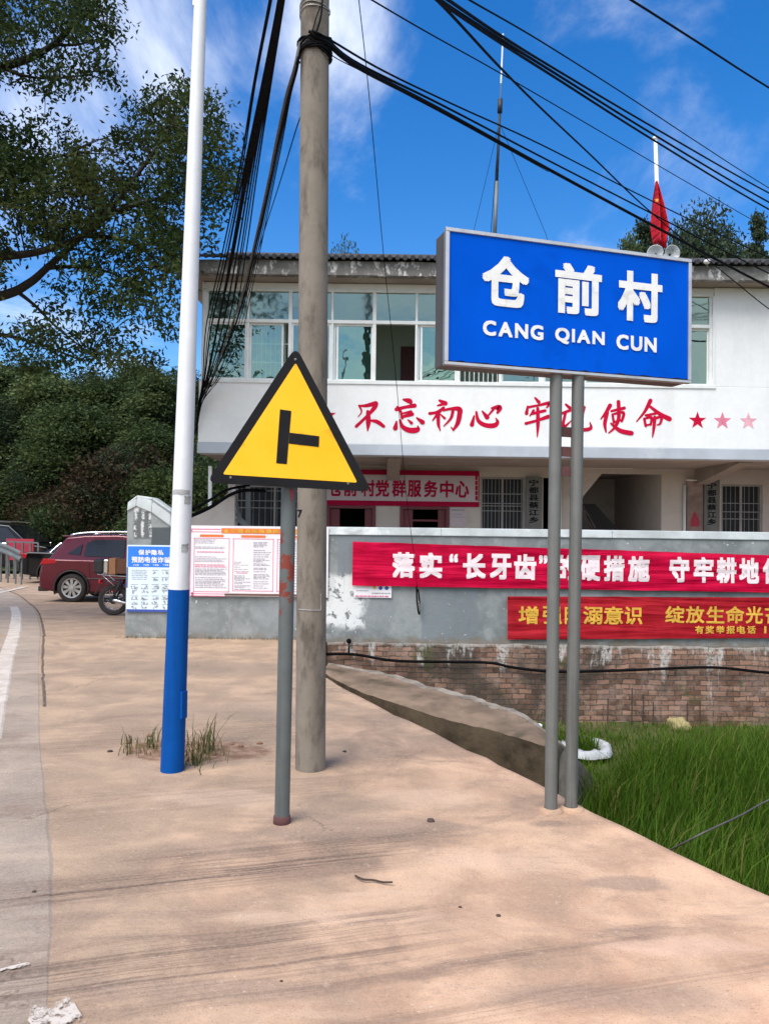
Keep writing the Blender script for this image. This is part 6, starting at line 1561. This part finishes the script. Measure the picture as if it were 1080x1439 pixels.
    for bx, by, rx, ry, dens in blobs:
        nc = max(3, int(rx * ry / 84 * dens ** 1.7))
        for k in range(nc):
            a = random.random() * 6.283; rr = math.sqrt(random.random()); px, py = bx + rx * rr * math.cos(a), by + ry * rr * math.sin(a)
            c = Q(px, py, random.gauss(0, .75)); ctr.append(c)
            nd = min(nodes, key=lambda q: (q - c).length_squared)
            if (nd - c).length < 1.0 and random.random() < .45:
                m_ = (nd + c) / 2 + Vector((random.uniform(-.1, .1), random.uniform(-.1, .1), random.uniform(-.02, .12)))
                twigs.append([nd, m_, c])
    for tw in twigs: mb.tube(smooth_path(tw, 2), [.014, .012, .009, .007, .005], 4, cap=False)
    mb.build('trunk', M['bark'], t, smooth=True)
    ctr = np.array([tuple(c) for c in ctr]); nl = 36
    rep = np.repeat(ctr, nl, 0); offs = RNG.normal(size=(len(rep), 3)) * np.array([.12, .13, .075])
    v, f = leaves(rep + offs, .094, .42, .45)
    np_mesh('crown', v - np.array(tuple(root)), f, M['leaf'], t)
roadside_tree()

def crown_proto(seed, R0, H, nlobes, nleaf, size, flat=1.0, conic=0.0):
    r = np.random.default_rng(seed); C = []; O = []
    for k in range(nlobes):
        a = r.uniform(0, 6.283); h = r.uniform(0.02, 1.0); rad = R0 * math.sqrt(max(0.05, 1 - (2 * h - .85) ** 2)) * r.uniform(.25, .85) * (1 - conic * h)
        c = np.array([math.cos(a) * rad, math.sin(a) * rad, h * H]); lr = R0 * r.uniform(.25, .48) * (1 - conic * h * .6)
        n = int(nleaf / nlobes); d = r.normal(size=(n, 3)); d /= np.linalg.norm(d, axis=1, keepdims=True)
        d[:, 2] = np.where(r.random(n) < .6, np.abs(d[:, 2]), d[:, 2])
        p = c + d * lr * np.array([1, 1, flat]) * (.35 + .85 * r.random((n, 1)) ** .8); C.append(p); O.append(d)
    C = np.concatenate(C); O = np.concatenate(O)
    return leaves(C, size, .5, .55, O, .35, r)

PROT = {}
def proto(key, seed, R0, H, nl, n, size, mat, trunk_h, conic=0.0):
    t = bpy.data.objects.new('hill_tree', None); COL.objects.link(t)
    v, f = crown_proto(seed, R0, H, nl, n, size, 1.0, conic); v = v + np.array([0, 0, trunk_h])
    np_mesh('crown', v, f, mat, t)
    mb = MB(); mb.tube(smooth_path([(0, 0, -.4), (.05, .02, trunk_h * .5), (-.05, 0, trunk_h + .2 * H), (.04, .05, trunk_h + .75 * H)], 3), [.20, .19, .18, .16, .14, .12, .10, .08, .06, .04], 8)
    r = random.Random(seed)
    for k in range(6):
        a = r.uniform(0, 6.28); z = trunk_h + H * r.uniform(.05, .5); mb.tube([(0, 0, z), (math.cos(a) * R0 * .3, math.sin(a) * R0 * .3, z + .3), (math.cos(a) * R0 * .7, math.sin(a) * R0 * .7, z + .8)], [.09, .06, .025], 6)
    mb.build('trunk', M['bark'], t, smooth=True, local=True); PROT[key] = t; t['used'] = 0
    return t
proto('broad', 1, 2.6, 4.4, 38, 26000, .15, M['leaf_hill'], 1.6)
proto('dark', 2, 2.3, 4.8, 36, 25000, .14, M['leaf_dark'], 1.8)
proto('loose', 3, 1.9, 4.2, 24, 14000, .15, M['leaf_light'], 1.6)
proto('bush', 4, 1.9, 2.3, 26, 17000, .13, M['leaf_hill'], .3)
proto('slim', 5, 1.3, 5.4, 20, 6500, .15, M['leaf_dark'], 2.4, .5)
proto('russet', 6, 1.9, 2.6, 24, 13000, .13, M['leaf_rust'], .3)
rg = 'trees behind the office roof'
def plant(key, px, Y, top_py, label, group, rz=None, wide=1.0, name='hill_tree'):
    p = P(px, 700, Y); z = hillz(p.x, Y) + zt(Y) - .1
    src = PROT[key]
    if not src['used']: o = src; o['used'] = 1
    else: o = copy_tree(src)
    if 'used' in o: pass
    o.name = name; h0 = {'broad': 6.2, 'dark': 6.8, 'loose': 6, 'bush': 2.7, 'slim': 7.8, 'russet': 3.0}[key]
    if group == rg: h0 = {'broad': 7.0, 'dark': 7.35, 'loose': 6.6, 'bush': 3.4, 'slim': 8.1, 'russet': 3.6}[key]
    ztop = P(px, top_py, Y).z; s = max(.35, (ztop - z) / h0)
    o.location = (p.x, Y, z); o.scale = (s * wide, s * wide, s); o.rotation_euler = (0, 0, random.uniform(0, 6.28) if rz is None else rz)
    tag(o, label, 'tree' if 'tree' in name else 'bush', group)
hg = 'trees on the wooded hillside'
plant('broad', 40, 47, 523, 'pale leafy tree at the hilltop left of frame under the overhanging branches', hg, wide=1.3)
plant('dark', 112, 50, 528, 'dark tree on the skyline between two paler hillside trees', hg, wide=1.4)
plant('broad', 196, 48, 522, 'skyline tree just left of the white pole top edge of the hill', hg, wide=1.25)
plant('loose', -25, 44, 520, 'tree on the hill cut by the left picture edge', hg, wide=1.5)
plant('dark', 262, 46, 528, 'dark hillside tree directly behind the white pole', hg, wide=1.2)
plant('broad', 300, 50, 545, 'hillside tree showing under the office overhang behind cables', hg, wide=1.2)
plant('loose', 62, 40, 545, 'light green bushy tree mid slope on the left of the hill', hg, wide=1.6)
plant('broad', 150, 42, 548, 'light green rounded tree mid slope above the red hatchback', hg, wide=1.35)
plant('loose', 222, 40, 540, 'yellow green tree mid slope beside the white pole', hg, wide=1.4)
plant('dark', 10, 40, 575, 'very dark tree above the far black car', hg, wide=1.4)
plant('broad', 105, 37, 585, 'spreading tree in the middle of the slope above the black saloon', hg, wide=1.4)
plant('dark', 55, 37.5, 630, 'dark low tree in front on the left slope behind the saloon', hg, wide=1.3)
plant('broad', 215, 35, 615, 'mid green tree on the slope beside the white pole above the wall end', hg, wide=1.4)
plant('dark', 290, 34, 640, 'dark green tree seen past the left corner of the office', hg, wide=1.4)
bg = 'bushes at the foot of the hill'
plant('russet', 178, 31, 650, 'reddish brown bush behind the raised wall end', bg, name='hillside_bush', wide=1.2)
plant('bush', 128, 33.5, 692, 'green bush at the hill foot above the red hatchback roof', bg, name='hillside_bush', wide=1.1)
plant('bush', 30, 38, 690, 'green bush at the hill foot behind the far black car', bg, name='hillside_bush', wide=1.5)
plant('bush', 225, 29, 680, 'green bush seen between the raised wall end and white pole', bg, name='hillside_bush', wide=1.2)
plant('bush', 285, 28, 675, 'green bush seen between the white pole and office corner', bg, name='hillside_bush', wide=1.1)
plant('russet', 75, 35, 700, 'dark reddish bush above the black saloon roof', bg, name='hillside_bush', wide=1.4)
plant('dark', 168, 30.5, 640, 'dark bushy tree right above the red hatchback', hg, wide=1.2)
rg = 'trees behind the office roof'
plant('dark', 990, 34, 287, 'tall dense dark round tree rising behind the right end of the roof', rg, wide=.62)
plant('dark', 1022, 36, 330, 'lower dark shoulder tree beside the tall round one behind the roof', rg, wide=.75)
plant('dark', 957, 33, 318, 'dark tree just right of the red flag behind the roof', rg, wide=.45)
plant('slim', 1062, 38, 296, 'loose thin tree at the right picture edge behind the roof', rg, wide=.6)
plant('slim', 903, 40, 306, 'slim sparse tree left of the red flag behind the roof', rg, wide=.8)
plant('loose', 880, 39, 326, 'small low tree left of the slim one behind the blue sign', rg, wide=.42)
plant('broad', 481, 34, 341, 'single small tree top peeping over the roof right of the concrete pole', rg, wide=.30)
for t in PROT.values():
    if 'used' in t: del t['used']
for o in COL.objects:
    if o.name.startswith(('hill_tree', 'hillside_bush')) and 'used' in o: del o['used']

def make_hill():
    xs = np.concatenate([np.arange(-90, -40, 5), np.arange(-40, 44, 1.6), np.arange(44, 100, 5)]); ys = np.concatenate([np.arange(21.5, 60, 1.4), np.arange(60, 170, 6)])
    v = [(x, y, hillz(x, y) + zt(y) - .06) for y in ys for x in xs]; n = len(xs)
    f = [(j * n + i, j * n + i + 1, (j + 1) * n + i + 1, (j + 1) * n + i) for j in range(len(ys) - 1) for i in range(n - 1)]
    o = np_mesh('hill', np.array(v), np.array(f), M['hill'], smooth=True); o['kind'] = 'structure'
    pts = []
    while len(pts) < 2600:
        x, y = random.uniform(-46, 2), random.uniform(33, 58)
        h = hillz(x, y)
        if h > .12 and x < 0: pts.append((x, y, h + zt(y) + random.uniform(.1, .9)))
    for k in range(700):
        x, y = random.uniform(0, 40), random.uniform(30, 60); pts.append((x, y, hillz(x, y) + zt(y) + .4))
    c = np.repeat(np.array(pts), 34, 0) + RNG.normal(size=(len(pts) * 34, 3)) * np.array([.55, .55, .42])
    v, f = leaves(c, .17, .5, .3)
    tag(np_mesh('undergrowth', v, f, M['leaf_dark']), 'dark tangled undergrowth covering the wooded hillside', 'undergrowth', kind='stuff')
make_hill()

# ------------------------------------------------------------------ grass
def blades(pts, h, w, lean, rng):
    """pts (n,3), h (n,): curved two-segment blades"""
    n = len(pts); a = rng.uniform(0, 6.283, n); d = np.stack([np.cos(a), np.sin(a), np.zeros(n)], 1); s = np.stack([-np.sin(a + .6), np.cos(a + .6), np.zeros(n)], 1)
    ln = (h * lean * rng.uniform(.1, 1.0, n))[:, None]; up = np.array([0, 0, 1.0]); H = h[:, None]; w = (w * rng.uniform(.6, 1.3, n))[:, None]
    b0 = pts; b1 = pts + up * H * .5 + d * ln * .25; b2 = pts + up * H * .85 + d * ln * .7; b3 = pts + up * H + d * ln * 1.15
    v = np.stack([b0 - s * w * .5, b0 + s * w * .5, b1 - s * w * .5, b1 + s * w * .5, b2 - s * w * .32, b2 + s * w * .32, b3 - s * w * .03, b3 + s * w * .03], 1).reshape(-1, 3)
    q = np.array([[0, 1, 3, 2], [2, 3, 5, 4], [4, 5, 7, 6]]); f = (np.arange(n)[:, None, None] * 8 + q[None]).reshape(-1, 4)
    return v, f
def strip_far(y):      # far edge of the ditch wall
    return float(np.interp(y, [4.0, 5.4, 6.0, 7.2, 8.6, 9.6, 10.4], [2.05, 1.62, 1.30, .80, .15, -.35, -.5]))
RING = G(822, 1046, -.93)
def field():
    r = np.random.default_rng(3); pts = []; hs = []
    N = 105000
    X = r.uniform(-.6, 9.5, N); Yy = 1.2 + 9.15 * r.uniform(0, 1, N) ** .9
    for x, y in zip(X, Yy):
        e = edge(y)
        if x < e - .01: continue
        if y > 4.9 and x < strip_far(y) + .12: continue
        n1 = mnoise.noise(Vector((x * .55, y * .55, 2))); n2 = mnoise.noise(Vector((x * 1.7, y * 1.7, 8)))
        bank = max(0.0, 1 - (10.3 - y) / 1.7)                     # bare earthy bank under the bricks
        near_path = max(0.0, 1 - (x - strip_far(y)) / 1.3) if y > 5.2 else 0
        dens = 1.0 - .62 * bank - .45 * near_path + .3 * n1
        if r.random() > dens: continue
        ym = float(np.interp(x, [.9, 1.3, 1.95, 2.43, 3.07, 4.1, 9], [5.3, 6.0, 6.8, 7.3, 7.9, 8.3, 8.6])) + .25 * n2
        low = max(0.0, min(1.0, (y - ym) / .45))
        if low > .5 and r.random() < .35: continue
        h = (.66 + .18 * n1 + .12 * n2) * (1 - .55 * bank) * (1 - .4 * near_path) * (1 - .80 * low)
        if abs(x - RING.x) < .42 and -.9 < y - RING.y < .42: h = min(h, .10)
        pts.append((x, y, -1.07)); hs.append(max(.09, h * r.uniform(.65, 1.2)))
    v, f = blades(np.array(pts), np.array(hs), .0085, .5, r)
    tag(np_mesh('grass', v, f, M['grass']), 'tall green grass filling the sunken field beside the pavement', 'grass', kind='stuff')
field()

def tuft(name, label, pts, hs, mat, w=.006, lean=.9, seed=1):
    r = np.random.default_rng(seed); pts = np.array(pts); v, f = blades(pts, np.array(hs), w, lean, r); c = pts.mean(0); c[2] = pts[:, 2].min()
    tag(np_mesh(name, v - c, f, mat, loc=tuple(c)), label, 'grass', kind='stuff')
def weeds():
    r = random.Random(4); p = []; h = []
    for k in range(330):
        px, py = r.choice([(r.gauss(207, 18), r.gauss(1052, 6)), (r.gauss(280, 16), r.gauss(1056, 8)), (r.gauss(270, 10), r.gauss(1074, 5)), (r.uniform(172, 318), r.gauss(1052, 8))])
        q = G(px, py, .0); p.append(tuple(q)); h.append(r.uniform(.02, .07) if r.random() < .72 else r.uniform(.07, .15))
    for k in range(14):
        q = G(r.gauss(288, 8), r.gauss(1056, 5)); p.append(tuple(q)); h.append(r.uniform(.18, .27))
    tuft('weeds', 'small dry green weeds round the foot of the white pole', p, h, M['weed'])
    p = []; h = []
    for k in range(260):
        x = r.uniform(-3.6, -.9); p.append((x, 10.47 - abs(r.gauss(0, .03)), .0)); h.append(r.uniform(.01, .05))
    for k in range(260):
        x = r.uniform(-.7, 6.3); p.append((x, 10.34 - abs(r.gauss(0, .02)), -.06 if r.random() < .35 else -.95)); h.append(r.uniform(.04, .12))
    tuft('wall_weeds', 'short weeds growing along the foot of the yard wall', p, h, M['weed'], .005, .8, 2)
    # dry stalks leaning on the bricks
    for x, y0, hh in ((887, 1012, .42), (903, 1012, .34), (790, 1000, .35), (853, 1010, .28), (965, 1008, .22), (983, 1005, .26), (917, 1010, .24)):
        b = P(x, y0, 10.28); b.z = -1.08; o = MB().tube(smooth_path([b, b + Vector((.01, .02, hh * .5)), b + Vector((.02, .05, hh + .1))], 3), .009, 5).build('dry_stalk', M['twig'])
        tag(o, 'thin dark dry stalk standing against the brick footing', 'stalk', 'dry stalks by the bricks')
weeds()

# ------------------------------------------------------------------ small things on the ground
def odds():
    c = RING.copy()
    t = thing('planter_ring', 'white cement ring with green plants sunk in the grass behind the sign posts', 'planter', (c.x, c.y, -1.06))
    mb = MB()
    for i in range(33):
        a = 2 * math.pi * i / 32; R1 = .30 + .02 * mnoise.noise(Vector((math.cos(a) * 2, math.sin(a) * 2, 0)))
        for rr, h in ((R1 - .085, -.10), (R1 - .075, .0), (R1 - .02, .012), (R1 + .02, -.01), (R1 + .035, -.07)):
            mb.v.append(Vector((c.x + math.cos(a) * rr * .9, c.y + math.sin(a) * rr * 1.1, -.93 + h + .030 * mnoise.noise(Vector((i * .7, rr * 9, 0))))))
    for i in range(32):
        for k in range(4): q = 5 * i + k; mb.f.append((q, q + 5, q + 6, q + 1))
    mb.build('rim', M['pale_cement'], t, smooth=True)
    r = np.random.default_rng(8); n = 420; a = r.uniform(0, 6.28, n); rad = .22 * np.sqrt(r.random(n)); pp = np.stack([c.x - .05 + rad * np.cos(a), c.y + .12 + rad * np.sin(a), np.full(n, -1.02)], 1)
    v, f = blades(pp, r.uniform(.06, .25, n), .012, .7, r); np_mesh('plants', v - np.array((c.x, c.y, -1.06)), f, M['grass'], t)
    p = G(954, 1014, -.95); mb = MB(); cc = Vector((p.x, p.y, -1.0)); mb.sphere(cc, .15, .1, .10, 18, 12); mb.v = [cc + (v - cc) * (1 + .45 * mnoise.noise((v - cc) * 9 + Vector((3, 0, 0))) + .2 * mnoise.noise((v - cc) * 24)) for v in mb.v]
    tag(mb.build('stone', M['yellow_stone'], smooth=True), 'pale yellow lump of stone at the foot of the bricks', 'stone')
    p = G(757, 1020, -.35); mb = MB(); mb.sphere((p.x, p.y, p.z), .035, .03, .022, 8, 6); tag(mb.build('litter', M['litter']), 'tiny scrap of white litter on the ditch wall edge', 'litter')
    pts = [G(499, 1231, .012), G(510, 1236, .016), G(524, 1237, .012), G(538, 1240, .012), G(551, 1240, .02)]
    tag(MB().tube(smooth_path(pts, 4), .0042, 6).build('twig', M['twig'], smooth=True), 'short dark twig lying on the pavement in the foreground', 'twig')
    r = random.Random(12)
    spots = [(154, 1057, .018), (484, 1057, .014), (605, 1155, .022), (47, 1255, .012), (210, 1035, .02), (646, 1276, .008), (700, 1288, .010), (395, 1380, .006), (180, 1045, .025), (338, 1050, .018), (326, 1047, .014), (365, 1046, .02), (300, 1062, .02)]
    labs = ['small dark pebble left of the white pole weeds', 'small dark scrap right of the concrete pole foot', 'flat dark lump on the pavement between the warning sign and blue sign', 'small dark pebble near the left edge in the foreground', 'brown clod in the weeds left of the white pole',
            'tiny leaf scrap below the blue sign posts', 'tiny twig scrap right of the leaf scrap below the blue sign', 'tiny pebble near the bottom of the picture', 'brown clod at the left end of the soil patch', 'pale clod between the white pole and concrete pole', 'brown clod beside the pale clod by the poles', 'clod nearest the concrete pole in the soil patch', 'clod just right of the white pole in the weeds']
    for (px, py, s), lb in zip(spots, labs):
        p = G(px, py); mb = MB(); mb.sphere((p.x, p.y, s * .3), s, s * .8, s * .5, 9, 6); mb.v = [v + Vector((mnoise.noise(v * 60), mnoise.noise(v * 60 + Vector((5, 0, 0))), .5 * mnoise.noise(v * 60 + Vector((9, 0, 0))))) * s * .4 for v in mb.v]
        tag(mb.build('clod' if 'clod' in lb else 'pebble', M['soil'] if 'clod' in lb else M['twig'], smooth=True), lb, 'clod' if 'clod' in lb else 'pebble')
odds()
